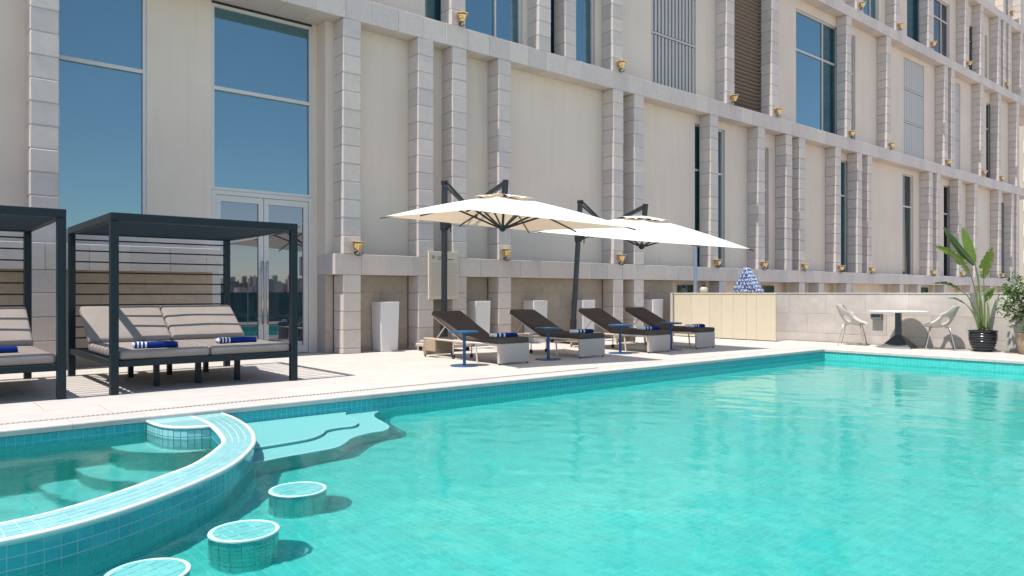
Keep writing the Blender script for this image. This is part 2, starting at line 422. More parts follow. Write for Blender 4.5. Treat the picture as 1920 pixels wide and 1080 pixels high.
p.box(PX0-.001, PX1+.001, PY1-.0015, PY1+.19, -2.1, -.0555)
p.box(PX1-.0015, PX1+.19, PY0-.19, PY1-.002, -2.1, -.0555).box(PX0-.19, PX0-.002, PY0-.19, PY1+.19, -2.1, -.0555)
p.box(-2.3, 2.9, 3.6, PY1-.003, -2.1, SFZ)                       # spa floor
gc = .12; gx = int((PX1-PX0)/gc)+1; gy = int((PY1-PY0)/gc)+1      # pool floor, open where the spa goes deeper
for i in range(gx):
    for j in range(gy):
        x, y = PX0+gc*i, PY0+gc*j
        if not inspa(x+gc/2, y+gc/2):
            e, f_ = min(x+gc, PX1-.002), min(y+gc, PY1-.002); p.add([(x, y, FZ-.0015), (e, y, FZ-.0015), (e, f_, FZ-.0015), (x, f_, FZ-.0015)], [(0, 1, 2, 3)])
basin = tag(p.build('pool_basin', 'tile_grout'), 'turquoise mosaic tiled swimming pool basin', kind='structure')
T = .06; S = .0272
tm = MB().cbox(-S, S, -.003, .003, -S, S, .002); wall_tile = mesh('wall_tile', tm.v, tm.f, 'aqua_tile')
tm = MB().cbox(-S, S, -S, S, -.003, .003, .002); floor_tile = mesh('floor_tile', tm.v, tm.f, 'floor_aqua')
cnt = 0; rest = MB(); sub = MB()
nx = int((PX1-PX0)/T)
for i in range(nx):
    x = PX0+T*(i+.5)
    for r in range(29):
        zz = -.057-T*(r+.5)
        if zz < (SFZ if -1.5 < x < 2.2 else FZ)+.01: continue
        if r < 2 and x > .5 and cnt < 300:
            obj('wall_tile', wall_tile, basin, (x, PY1-.001, zz)); cnt += 1
        else: (rest if r < 2 else sub).add([(x-S, PY1-.003, zz-S), (x+S, PY1-.003, zz-S), (x+S, PY1-.003, zz+S), (x-S, PY1-.003, zz+S)], [(0, 1, 2, 3)])
tag(rest.build('wall_tile_field', 'aqua_tile', basin), kind='stuff'); rest = MB()
tag(sub.build('submerged_tile_field', 'floor_aqua', basin), kind='stuff')  # same wall tiles, coloured lighter below water to imitate light scattered in it
for i in range(int((PY1-PY0)/T)):
    y = PY0+T*(i+.5)+.02
    for r in range(10):
        zz = -.057-T*(r+.5)
        if zz < FZ+.01: continue
        rest.add([(PX1-.003, y-S, zz-S), (PX1-.003, y+S, zz-S), (PX1-.003, y+S, zz+S), (PX1-.003, y-S, zz+S)], [(3, 2, 1, 0)])
tag(rest.build('end_tile_field', 'floor_aqua', basin), kind='stuff'); rest = MB()
fl = []
for i in range(int((PX1-PX0)/T)):
    for j in range(int((PY1-PY0)/T)):
        fl.append((PX0+T*(i+.5), PY0+T*(j+.5)))
FW = Vector((.6452, .7640)); RT = Vector((.7640, -.6452))
def inview(x, y):
    v = Vector((x, y)); t = v.dot(FW); return t > 0 and abs(v.dot(RT)/t) < .66 and 1391*(1.1-FZ)/t < 525
def wob(x, y): return (.004*sin(5.1*y+1.7*sin(3*x)), .004*sin(4.7*x+1.3*sin(2.6*y)))
near = sorted([q for q in fl if inview(*q) and q[0] > 1.0], key=lambda q: q[0]**2+q[1]**2)[:300]
ns = set(near)
for q in near: obj('floor_tile', floor_tile, basin, (q[0]+wob(*q)[0], q[1]+wob(*q)[1], FZ-.003))
for q in fl:
    if q in ns or q[0] < -1.7 or (q[0] < 2.4 and q[1] > 4.2 and inspa(*q)): continue
    x, y = q[0]+wob(*q)[0], q[1]+wob(*q)[1]; rest.add([(x-S, y-S, FZ), (x+S, y-S, FZ), (x+S, y+S, FZ), (x-S, y+S, FZ)], [(0, 1, 2, 3)])
tag(rest.build('floor_tile_field', 'floor_aqua', basin), kind='stuff')
def water_sheet(x0, x1, y0, y1, z, keep, amp, name):
    h = .03; nx_ = int((x1-x0)/h)+1; ny_ = int((y1-y0)/h)+1
    xs = np.linspace(x0, x1, nx_); ys = np.linspace(y0, y1, ny_); X_, Y_ = np.meshgrid(xs, ys, indexing='ij')
    rs = np.random.RandomState(4); Zw = np.zeros_like(X_)
    for lam, am, n in ((.80, .0011, 9), (.36, .0006, 14), (.19, .00028, 18)):
        for k in range(n):
            a = rs.uniform(0, 2*pi); l = lam*rs.uniform(.75, 1.3); kx, ky = 2*pi/l*cos(a), 2*pi/l*sin(a)
            Zw += amp*am/sqrt(n)*1.6*np.sin(kx*X_+ky*Y_+rs.uniform(0, 6.28))
    co = np.stack([X_, Y_, z+Zw], -1).reshape(-1, 3)
    ii, jj = np.meshgrid(np.arange(nx_-1), np.arange(ny_-1), indexing='ij'); ii = ii.ravel(); jj = jj.ravel()
    ok = np.array([keep(xs[i]+h/2, ys[j]+h/2) for i, j in zip(ii, jj)]); q = (ii*ny_+jj)[ok]
    f = np.stack([q, q+ny_, q+ny_+1, q+1], -1)
    me = bpy.data.meshes.new(name); me.vertices.add(len(co)); me.vertices.foreach_set('co', co.ravel())
    me.loops.add(f.size); me.loops.foreach_set('vertex_index', f.ravel()); me.polygons.add(len(f)); me.polygons.foreach_set('loop_start', np.arange(0, f.size, 4)); me.polygons.foreach_set('loop_total', np.full(len(f), 4))
    me.update(); me.validate(); me.shade_smooth(); me.materials.append(M['water']); o = obj(name, me); o.cycles.is_caustics_caster = True; return o
tag(water_sheet(PX0, PX1-.002, PY0, PY1-.002, WZ, lambda x, y: not (x < 2.6 and y > 4.1 and inspa(x, y)), 1.0, 'pool_water'), 'clear turquoise pool water with small ripples', kind='structure')
tag(water_sheet(-1.9, 2.6, 4.1, PY1-.002, SWZ, inspa, .55, 'spa_water'), 'still clear water inside the curved spa wall', kind='structure')

# spa wall: a curved tiled wall with white rims
CZ = -.032
spa = thing('spa_wall', 'curved tiled wall with white edges enclosing the spa at left', 'spa wall')
b = MB(); vs = []
for a, c in zip(OU, IN): vs += [(a.x, a.y, -1.9), (a.x, a.y, CZ-.0025), (c.x, c.y, CZ-.0025), (c.x, c.y, -1.9)]
b.add(vs, [f for i in range(NS-1) for f in ((4*i, 4*i+4, 4*i+5, 4*i+1), (4*i+1, 4*i+5, 4*i+6, 4*i+2), (4*i+2, 4*i+6, 4*i+7, 4*i+3))])
b.build('wall_core', 'cap_grout', spa)
for nm, path, sgn in (('outer_rim', OU, 1), ('inner_rim', IN, -1)):
    o = MB().tube([(q.x, q.y, CZ-.012) for q in path], .015, 8).build(nm, 'white_rim', spa, smooth=True)
rest = MB(); sub = MB(); k = 0; rows = 4
NT = 104
OT = resample(OU, NT+1); IT = resample(IN, NT+1)
for i in range(NT):
    for r in range(rows):
        f0 = .075+.85*r/rows+.006; f1 = .075+.85*(r+1)/rows-.006
        def at(t, f): return OT[t].lerp(IT[t], f)
        q = [at(i, f0), at(i+1, f0), at(i+1, f1), at(i, f1)]; c = sum(q, Vector())/4
        q = [c+(x-c)*.955 for x in q]
        top = [(x.x-c.x, x.y-c.y, 0) for x in q]; bot = [(x.x-c.x, x.y-c.y, -.008) for x in q]
        fs = [(0, 1, 2, 3), (0, 4, 5, 1), (1, 5, 6, 2), (2, 6, 7, 3), (3, 7, 4, 0)]
        if (top[1][0]-top[0][0])*(top[2][1]-top[0][1])-(top[1][1]-top[0][1])*(top[2][0]-top[0][0]) < 0: fs = [tuple(reversed(f)) for f in fs]
        zz = CZ+random.uniform(-.001, .001)
        if c.x > .33: obj('tile', mesh('tile', top+bot, fs, 'pale_tile'), spa, (c.x, c.y, zz))
        else: rest.add([(a+c.x, b2+c.y, e+zz) for a, b2, e in top+bot], fs)
    for r in range(28):
        z1 = CZ-.036-T*r; z0 = z1-.055
        for P, s in ((OT, .002), (IT, -.002)):
            if P is OT and z0 < FZ: continue
            if P is IT and z0 < SFZ: continue
            a, b2 = P[i], P[i+1]; n = Vector(((b2-a).y, -(b2-a).x, 0)).normalized()
            if n.dot(a-Vector((.35, 6.2, 0))) < 0: n = -n
            n = n*s*(1 if P is OT else 1)
            a2 = a.lerp(b2, .03)+n*1.0; b3 = a.lerp(b2, .97)+n*1.0
            if P is IT: a2 = a.lerp(b2, .03)-Vector((abs(s)*0, 0, 0))+n; b3 = a.lerp(b2, .97)+n
            q = [(a2.x, a2.y, z0), (b3.x, b3.y, z0), (b3.x, b3.y, z1), (a2.x, a2.y, z1)]
            if P is OT and r == 0 and a.x > .33:
                c = sum((Vector(x) for x in q), Vector())/4
                obj('side_tile', mesh('side_tile', [Vector(x)-c for x in q], [(0, 1, 2, 3)], 'aqua_tile'), spa, c)
            else: (sub if P is IT and r > 1 else rest).add(q, [(0, 1, 2, 3)])
tag(sub.build('submerged_tile_field', 'floor_aqua', spa), kind='stuff')  # lighter colour on these inner tiles stands in for light scattered underwater
tag(rest.build('tile_field', 'aqua_tile', spa), kind='stuff')
# landing where the wall meets the deck
pl = [(1.78, 7.148), (1.79, 6.93), (1.815, 6.78), (1.87, 6.665), (1.96, 6.585), (2.06, 6.54), (2.13, 6.52), (2.145, 7.148)]
MB().prism(pl, -1.8, CZ-.004).build('landing', 'aqua_tile', spa); MB().prism(pl, CZ-.0039, CZ-.001).build('landing_top', 'pale_tile', spa)
MB().tube([(x, y, CZ-.014) for x, y in pl[0:7]], .015, 8).build('landing_rim', 'white_rim', spa, smooth=True)
lt = MB()
for a, b2 in zip(pl[0:6], pl[1:7]):
    a = Vector((*a, 0)); b2 = Vector((*b2, 0)); L = (b2-a).length; n = max(1, round(L/T)); nr = Vector(((b2-a).y, -(b2-a).x, 0)).normalized()*-.004
    if nr.x > 0: nr = -nr
    for i in range(n):
        p0 = a.lerp(b2, (i+.04)/n)+nr; p1 = a.lerp(b2, (i+.96)/n)+nr
        for r in range(9):
            z1 = CZ-.036-T*r; lt.add([(p0.x, p0.y, z1-.055), (p1.x, p1.y, z1-.055), (p1.x, p1.y, z1), (p0.x, p0.y, z1)], [(0, 1, 2, 3)])
lt.build('landing_tiles', 'pale_tile', spa)
# spa steps (quarter discs round the landing) and spa seat floor
for i, (r, zt, nm) in enumerate(((.62, -.60, 'topmost'), (.90, -1.22, 'middle'), (1.16, -1.55, 'lowest'))):
    cx, cy = 2.12, 7.148; poly = [(cx, cy)]
    for k in range(25):
        a = pi+ (pi/2)*k/24; poly.append((cx+r*cos(a), cy+r*1.02*sin(a)))
    # keep the step inside the curved spa wall
    def clampin(q):
        v = Vector((q[0], q[1], 0)); c0 = Vector((.35, 6.6, 0)); best = min(range(NS), key=lambda j: abs(((IN[j]-c0).angle_signed if False else atan2(IN[j].y-c0.y, IN[j].x-c0.x))-atan2(v.y-c0.y, v.x-c0.x)))
        lim = (IN[best]-c0).length-.01
        if (v-c0).length > lim and q[1] < 6.5: v = c0+(v-c0).normalized()*lim
        return (v.x, v.y)
    poly = [clampin(q) for q in poly]
    st = tag(MB().prism(poly, SFZ-.01-.002*i, zt).build('spa_step', 'step_plaster'), '%s rounded step under water inside the spa' % nm, 'step', 'rounded spa steps')
    e = [(x, y, zt-.008) for x, y in poly[1:]]
    sm = MB()
    for (ax_, ay_), (bx_, by_) in zip(poly[1:], poly[2:]):
        nrow = int((zt-(SFZ))/T)
        for q_ in range(nrow):
            z1_ = zt-.03-T*q_; nn = Vector((ay_-by_, bx_-ax_, 0)).normalized()*-.003
            if nn.dot(Vector((ax_-cx, ay_-cy, 0))) < 0: nn = -nn
            A_ = Vector((ax_, ay_, 0)).lerp(Vector((bx_, by_, 0)), .04)+nn; B_ = Vector((ax_, ay_, 0)).lerp(Vector((bx_, by_, 0)), .96)+nn
            if z1_-.055 > SFZ: sm.add([(A_.x, A_.y, z1_-.055), (B_.x, B_.y, z1_-.055), (B_.x, B_.y, z1_), (A_.x, A_.y, z1_)], [(0, 1, 2, 3)])
    tag(sm.build('riser_tiles', 'floor_aqua', st), kind='stuff')
    MB().tube(e, .008, 6).build('step_edge', 'shelf_plaster', st, smooth=True)
# shallow shelf and step right of the spa
shelf = [(2.291, 5.981), (2.551, 6.009), (2.813, 6.059), (2.986, 6.185), (3.111, 6.334), (3.269, 6.379), (3.405, 6.374), (3.523, 6.504), (3.578, 6.699), (3.618, 6.928), (3.72, 7.147)]
step2 = [(2.103, 5.57), (2.392, 5.633), (2.689, 5.667), (2.887, 5.705), (3.038, 5.831), (3.183, 5.982), (3.404, 6.092), (3.585, 6.113), (3.713, 6.243), (3.798, 6.501), (3.873, 6.791), (3.985, 7.0), (4.13, 7.147)]
for nm, pts, zt, lab in (('pool_shelf', shelf, -.16, 'upper wavy edged shelf just under the water beside the spa'), ('pool_step', step2, -.1895, 'lower wavy edged step under the water below the shelf')):
    cv = [(v.x, min(v.y, 7.147)) for v in catmull([(x, y, 0) for x, y in pts], 6)]
    poly = cv+[(2.425, 7.147)]
    o = tag(MB().prism(poly, FZ-.01-(.004 if nm == 'pool_step' else .006), zt).build(nm, 'shelf_plaster'), lab, 'step')
    MB().tube([(x, y, zt-.007) for x, y in cv], .009, 6).build('edge_trim', 'pale_tile', o, smooth=True)

# submerged round bar stools
def clip(poly, a, b):
    out = []
    for i in range(len(poly)):
        p, q = poly[i], poly[(i+1) % len(poly)]
        sp = (b[0]-a[0])*(p[1]-a[1])-(b[1]-a[1])*(p[0]-a[0]); sq = (b[0]-a[0])*(q[1]-a[1])-(b[1]-a[1])*(q[0]-a[0])
        if sp >= 0: out.append(p)
        if (sp >= 0) != (sq >= 0):
            t = sp/(sp-sq); out.append((p[0]+(q[0]-p[0])*t, p[1]+(q[1]-p[1])*t))
    return out
def stool(x, y, label, rz):
    R = .178; ZT = -.188
    t = thing('pool_stool', label, 'pool stool', (x, y, FZ), rz, 'round tiled stools in the pool'); h = ZT-FZ
    MB().lathe([(R, .001), (R, h-.0025)], 40).build('stool_core', 'cap_grout', t)
    MB().tube([(R*cos(2*pi*k/40), R*sin(2*pi*k/40), h-.007) for k in range(40)], .009, 8, closed=True).build('rim', 'pale_rim', t, smooth=True)
    circ = [((R-.016)*cos(2*pi*k/32), (R-.016)*sin(2*pi*k/32)) for k in range(32)]
    for i in range(-4, 4):
        for j in range(-4, 4):
            x0, y0 = i*T, j*T; q = [(x0+.002, y0+.002), (x0+T-.002, y0+.002), (x0+T-.002, y0+T-.002), (x0+.002, y0+T-.002)]
            for k in range(32):
                q = clip(q, circ[k], circ[(k+1) % 32])
                if len(q) < 3: break
            if len(q) < 3: continue
            ar = abs(sum(q[m][0]*q[(m+1) % len(q)][1]-q[(m+1) % len(q)][0]*q[m][1] for m in range(len(q))))/2
            if ar < 1.2e-4: continue
            m = MB().prism(q, h-.006, h+random.uniform(-.001, .001)); m.build('top_tile', 'stool_tile', t)
    n = 18
    for k in range(n):
        a0 = 2*pi*(k+.03)/n; a1 = 2*pi*(k+.97)/n; rr = R+.003
        for r in range(8):
            z1 = h-.03-T*r; z0 = max(z1-.055, .003)
            if z1-z0 < .01: continue
            seg = [(rr*cos(a0+(a1-a0)*s/3), rr*sin(a0+(a1-a0)*s/3)) for s in range(4)]
            vs = [(u, v, z0) for u, v in seg]+[(u, v, z1) for u, v in seg]
            obj('side_tile', mesh('side_tile', vs, [(s, s+1, s+5, s+4) for s in range(3)], 'floor_aqua' if r else 'aqua_tile'), t)  # lower rows take a lighter colour in place of underwater scattered light
stool(2.072, 4.635, 'round tiled pool stool farthest from the bottom edge, beside the shelf', .3)
stool(1.489, 4.018, 'round tiled pool stool in the middle of the three', .1)
stool(.925, 3.702, 'round tiled pool stool cut by the bottom edge of the picture', .5)

# ------------------------------------------------------------------ hotel building
hotel = thing('hotel_building', 'tall pale stone hotel facade with pillars, ledges and tall windows', 'building', (0, FY, 0))
Z0, Z1a, Z1b, Z2a, Z2b, Z3a, Z3b, Z4a, Z4b = 0, 1.43, 1.80, 6.04, 6.46, 10.69, 11.06, 14.32, 14.69
XE = 50.0; XS = 43.8
H_ = lambda y: y-FY
MB().box(-6, XS-.05, H_(12.98), 14, -2.2, Z3a-.01).box(-6, XE-.05, H_(12.98), 14, Z3a, 18.4).build('core', 'plaster', hotel)
def pillar(x0, x1, z0, z1, n, blocks=True, mat='limestone'):
    if blocks:
        o = MB().box(x0+.006, x1-.006, .006, .375, z0, z1).build('pillar', 'mortar', hotel)
    m = MB(); hgt = (z1-z0)/n
    for k in range(n):
        a, b2 = z0+hgt*k+.0025, z0+hgt*(k+1)-.0025; j = random.uniform(-.004, .003); jx = random.uniform(-.003, .003)
        if blocks: block('stone_block', x0+jx, x1+jx, j, .372+j, a, b2, mat, o, .013)
        else: m.cbox(x0+jx, x1+jx, j, .37, a, b2, .015)
    if not blocks: m.build('pillar', mat+'_joined', hotel)
P1 = [(-.85, -.49), (1.52, 1.87), (6.26, 6.62), (7.85, 8.21), (8.66, 9.02), (9.85, 10.20), (13.43, 13.79), (14.19, 14.56), (17.39, 17.76), (19.78, 20.16), (21.36, 21.73), (22.16, 22.53), (24.55, 24.92), (26.14, 26.50), (26.94, 27.28), (32.44, 32.81), (33.23, 33.60), (35.61, 35.98), (37.57, 37.94), (40.75, 41.1), (42.65, 42.98), (43.42, 43.78)]
P2 = [(-.85, -.49), (1.52, 1.87), (6.26, 6.62), (8.63, 8.99), (10.99, 11.36), (11.80, 12.16), (13.40, 13.76), (18.16, 18.55), (20.54, 20.91), (25.33, 25.70), (28.5, 28.86), (34.03, 34.42), (34.8, 35.17), (38.31, 38.68), (40.71, 41.08), (43.42, 43.78)]
P3 = [(8.63, 8.99), (13.4, 13.77), (18.16, 18.53), (20.54, 20.91), (26.06, 26.43), (29.26, 29.64), (32.36, 32.76), (36.4, 36.77), (38.31, 38.68), (40.66, 41.02), (41.44, 41.82), (42.2, 42.55), (44.0, 44.36), (46.4, 46.77), (48.8, 49.17)]
for i, (a, b2) in enumerate(P1): pillar(a, b2, Z1b+.002, Z2a-.002, 13, a < 20.5)
for i, (a, b2) in enumerate(P2): pillar(a, b2, Z2b+.002, Z3a-.002, 13, 8 < a < 21)
for a, b2 in P3: pillar(a, b2, Z3b+.002, Z4a-.002, 10, False)
for a, b2 in ((38.3, 38.68), (41.36, 41.72), (42.2, 42.55), (44.0, 44.36), (46.4, 46.77)): pillar(a, b2, Z4b+.002, 18.4, 11, False)
LOW = [(-.85, -.49), (1.52, 1.87), (6.26, 6.62), (7.85, 8.21), (8.66, 9.02), (9.85, 10.20), (13.43, 13.79), (14.19, 14.56)]
for a, b2 in LOW: # four courses and a plinth
    o = MB().box(a+.006, b2-.006, .006, .36, 0, Z1a-.002).build('pillar', 'mortar', hotel)
    zs = [0, .095, .43, .765, 1.10, Z1a-.002]
    for u, v in zip(zs, zs[1:]):
        j = random.uniform(-.004, .003); block('stone_block', a+j*.6, b2+j*.6, j, .366+j, u+.0025, v-.0025, 'limestone', o, .013)
for a, b2 in ((17.81, 18.17), (22.16, 22.53), (23.39, 23.75), (25.31, 25.67), (29.66, 30.0), (31.3, 31.6), (34.0, 34.36), (37.0, 37.36), (39.58, 39.94), (42.6, 42.96)):
    pillar(a, b2, -2.2, Z1a-.002, 11, False)
def band(x0, x1, z0, z1, off, fine, depth=.85):
    core = MB().box(x0+.004, x1-.004, .006, depth, z0+.005, z1-.005).build('ledge', 'mortar', hotel)
    x = off-math.ceil((off-x0)/.548)*.548; m = MB()
    while x < x1:
        a, b2 = max(x, x0), min(x+.548, x1)
        if b2-a > .02:
            j = random.uniform(-.003, .003)
            if b2 < fine and b2 > -1.5: block('ledge_stone', a+.002, b2-.002, -.002+j, depth+j, z0, z1, 'limestone', core, .005)
            else: m.cbox(a+.002, b2-.002, -.002+j, depth, z0, z1, .006)
        x += .548
    if m.v:
        o = m.build('ledge_stones', 'limestone_joined', core); tag(o, kind='stuff')
band(-6, 4.10, Z1a, Z1b, 6.63, 24); band(6.10, XS, Z1a, Z1b, 6.63, 24)
band(-6, XE-4, Z2a, Z2b, 6.31, 26); band(-6, XE, Z3a, Z3b, 6.31, 10); band(-6, XE, Z4a, Z4b, 6.31, 0)
# walls with window openings
def window(x0, x1, z0, z1, y, mull=(), trans=(), mat='window_glass', fr=.045, fmat='frame_metal', name='window'):
    f = MB(); d0, d1 = y-.03, y+.05
    f.box(x0, x0+fr, d0, d1, z0, z1).box(x1-fr, x1, d0, d1, z0, z1).box(x0+fr, x1-fr, d0, d1, z1-fr, z1).box(x0+fr, x1-fr, d0, d1, z0, z0+fr)
    xs = [x0+fr]; zs = [z0+fr]
    for m_ in mull: f.box(m_-fr/2, m_+fr/2, d0+.003, d1, z0+fr, z1-fr)
    for t_ in trans: f.box(x0+fr, x1-fr, d0-.002, d1-.003, t_-fr*.6, t_+fr*.6)
    o = f.build(name, fmat, hotel)
    ex = [x0+fr]+[e for m_ in mull for e in (m_-fr/2, m_+fr/2)]+[x1-fr]; ez = [z0+fr]+[e for t_ in trans for e in (t_-fr*.6, t_+fr*.6)]+[z1-fr]
    for i in range(0, len(ex), 2):
        for k in range(0, len(ez), 2):
            tilt = random.uniform(-.0025, .0025)
            MB().box(-(ex[i+1]-ex[i])/2, (ex[i+1]-ex[i])/2, -.006, .006, -(ez[k+1]-ez[k])/2, (ez[k+1]-ez[k])/2).build('pane', mat, o, ((ex[i]+ex[i+1])/2, y+.02, (ez[k]+ez[k+1])/2), (tilt, 0, tilt))
    return o
def wall(x0, x1, z0, z1, y, opens, mat='plaster'):
    # opens: (x0, x1, z0, z1) sorted; solid panels between them
    x = x0
    for a, b2, c, e in sorted(opens):
        if a-x > .01: MB().box(x, a, y, .87, z0, z1).build('wall_panel', mat, hotel)
        if z1-e > .02: MB().box(a, b2, y, .87, e, z1).build('wall_header', mat, hotel)
        if c-z0 > .02: MB().box(a, b2, y, .87, z0, c).build('wall_sill', mat, hotel)
        x = b2
    if x1-x > .01: MB().box(x, x1, y, .87, z0, z1).build('wall_panel', mat, hotel)
WY = .37
w1 = [(17.18, 18.62, 5.82, (), (4.54,), 'window_glass'), (20.30, 20.97, 5.6, (), (4.3,), 'dark_glass'), (25.45, 26.23, 5.78, (25.8,), (4.55,), 'window_glass'), (30.79, 31.81, 5.84, (), (4.56,), 'dark_glass'), (34.98, 35.76, 5.78, (), (4.55,), 'dark_glass'), (42.25, 42.8, 5.6, (), (4.5,), 'window_glass')]
wall(6.10, XS, Z1b+.001, Z2a-.001, WY, [(a, b2, Z1b+.001, t) for a, b2, t, *_ in w1])
for a, b2, t, mu, tr, mt in w1: window(a, b2, Z1b+.002, t, WY+.1, mu, tr, mt)
w2 = [(8.25, 10.84, 10.4, (10.12,), (9.07,), 'window_glass'), (11.55, 13.17, 10.4, (12.4,), (9.07,), 'window_glass'), (22.62, 25.5, 10.37, (24.52,), (9.07,), 'window_glass'), (26.2, 26.76, 10.37, (), (9.0,), 'dark_glass'), (40.2, 40.88, 10.2, (), (9.0,), 'dark_glass')]
scr = [(15.30, 17.23, 10.45, 'v'), (18.9, 20.62, Z3a-.002, 'h'), (30.87, 32.88, 10.48, 'v2'), (36.3, 36.89, 10.45, 'v2')]
wall(-6, XS, Z2b+.001, Z3a-.001, WY, [(a, b2, Z2b+.001, t) for a, b2, t, *_ in w2]+[(a, b2, Z2b+.001, t) for a, b2, t, _ in scr])
for a, b2, t, mu, tr, mt in w2: window(a, b2, Z2b+.002, t, WY+.1, mu, tr, mt)
for a, b2, t, kd in scr:
    fb = MB().box(a, b2, WY+.16, WY+.2, Z2b+.003, t).build('louvre_screen', 'void', hotel)
    z0 = Z2b+.02
    if kd == 'h':
        n = 36
        for k in range(n):
            zz = z0+(t-z0)*(k+.5)/n
            m = Matrix.Translation((0, WY+.06, zz)) @ Matrix.Rotation(radians(-30), 4, 'X')
            o = MB().box(a+.01, b2-.01, -.052, .052, -.006, .006, m).build('slat', 'brown_louvre', fb)
    else:
        n = 13 if kd == 'v' else max(4, int((b2-a)/.155)); wd = (b2-a)/n
        rails = [7.95, 9.28] if kd == 'v' else [7.94, 9.25]
        ez = [z0]+[e for r in rails for e in (r-.05, r+.05)]+[t-.01]
        for k in range(n):
            for q in range(0, len(ez), 2):
                gap = .032 if kd == 'v' else .010
                MB().box(a+wd*k+gap, a+wd*(k+1)-gap, WY+.03, WY+.08, ez[q], ez[q+1]).build('slat', 'grey_metal', fb)
        for r in rails: MB().box(a, b2, WY+.02, WY+.1, r-.03, r+.03).build('rail', 'grey_metal', fb)
w3 = [(27.39, 28.66, 13.9, (28.1,), (13.0,), 'window_glass'), (31.2, 32.6, 13.9, (), (13.2,), 'window_glass'), (33.88, 35.64, 13.7, (34.9,), (12.9,), 'dark_glass'), (38.0, 38.54, 13.4, (), (12.7,), 'dark_glass'), (40.0, 40.32, 13.4, (), (12.9,), 'dark_glass'), (14.2, 16.5, 13.9, (15.4,), (12.9,), 'window_glass'), (21.4, 24, 13.9, (22.7,), (12.9,), 'window_glass')]
wall(-6, XE, Z3b+.001, Z4a-.001, WY, [(a, b2, Z3b+.001, t) for a, b2, t, *_ in w3])
for a, b2, t, mu, tr, mt in w3: window(a, b2, Z3b+.002, t, WY+.1, mu, tr, mt)
wall(-6, XE, Z4b+.001, 18.4, WY, [])
# glazed bay at left: tall window, plaster pier, glass doors
wall(-6, 1.70, Z1b+.001, Z2a-.001, WY, [])
MB().box(3.18, 4.19, .70, .87, Z1b+.002, Z2a-.002).build('wall_panel', 'plaster', hotel)
MB().box(6.0, 6.098, .70, .87, .001, Z2a-.002).build('wall_panel', 'plaster', hotel)
MB().box(1.72, 3.178, .70, .87, Z1b+.002, 2.0).build('wall_sill', 'limestone', hotel)
window(1.72, 3.178, 2.001, Z2a-.003, .74, (), (4.62,), 'window_glass', .05)
window(4.192, 5.998, 2.845, Z2a-.05, .74, (), (4.57,), 'window_glass', .05)
MB().box(4.192, 5.998, .72, .87, Z2a-.049, Z2a-.002).build('wall_header', 'dark_frame', hotel)
MB().box(4.10, 4.188, .70, .87, .001, Z1b).build('wall_panel', 'limestone', hotel)
# double glass door
dr = MB().box(4.192, 4.26, .70, .84, .004, 2.84).box(5.93, 5.998, .70, .84, .004, 2.84).box(4.26, 5.93, .70, .84, 2.77, 2.84).build('door', 'frame_metal', hotel)
for x0, x1 in ((4.265, 5.09), (5.10, 5.925)):
    lf = MB().box(x0, x0+.085, .72, .79, .012, 2.765).box(x1-.085, x1, .72, .79, .012, 2.765).box(x0+.085, x1-.085, .72, .79, .012, .15).box(x0+.085, x1-.085, .72, .79, 2.66, 2.765).build('door_leaf', 'frame_metal', dr)
    MB().box(x0+.085, x1-.085, .752, .764, .15, 2.66).build('pane', 'door_glass', dr)
    hx = x1-.04 if x0 < 5 else x0+.04
    MB().tube([(hx, .655, .55), (hx, .655, 1.66)], .016, 10).tube([(hx, .66, .7), (hx, .73, .7)], .01, 6).tube([(hx, .66, 1.5), (hx, .73, 1.5)], .01, 6).build('handle', 'steel', dr, smooth=True)
# stone dado below the lower ledge, laid in big blocks
def dado(x0, x1, y, z0=0):
    core = MB().box(x0, x1, y+.006, .87, z0, Z1a-.001).build('dado', 'mortar', hotel)
    zs = [0, .095, .43, .765, 1.10, Z1a-.001]
    for r, (u, v) in enumerate(zip(zs, zs[1:])):
        x = x0-(.6 if r % 2 else 0)
        while x < x1-.01:
            a, b2 = max(x, x0), min(x+1.2, x1)
            if b2-a > .03: block('stone_block', a+.002, b2-.002, y, y+.3, u+.002, v-.002, 'warm_stone', core, .004)
            x += 1.2
for a, b2 in ((-6, -.86), (-.48, 1.51), (1.88, 4.098), (6.10, 6.255), (6.63, 7.845), (8.215, 8.655), (9.025, 9.845), (10.205, 13.425), (13.795, 14.185), (14.565, 16.2)): dado(a, b2, .37)
MB().box(16.202, XS, .6, .87, -2.2, Z1a-.001).build('wall_panel', 'plaster', hotel)
for a, b2 in ((16.7, 17.35), (20.9, 21.6), (26.5, 26.93), (33.0, 33.8)): 
    MB().box(a, b2, .55, .598, -1.4, 1.32).build('window', 'green_glass', hotel)

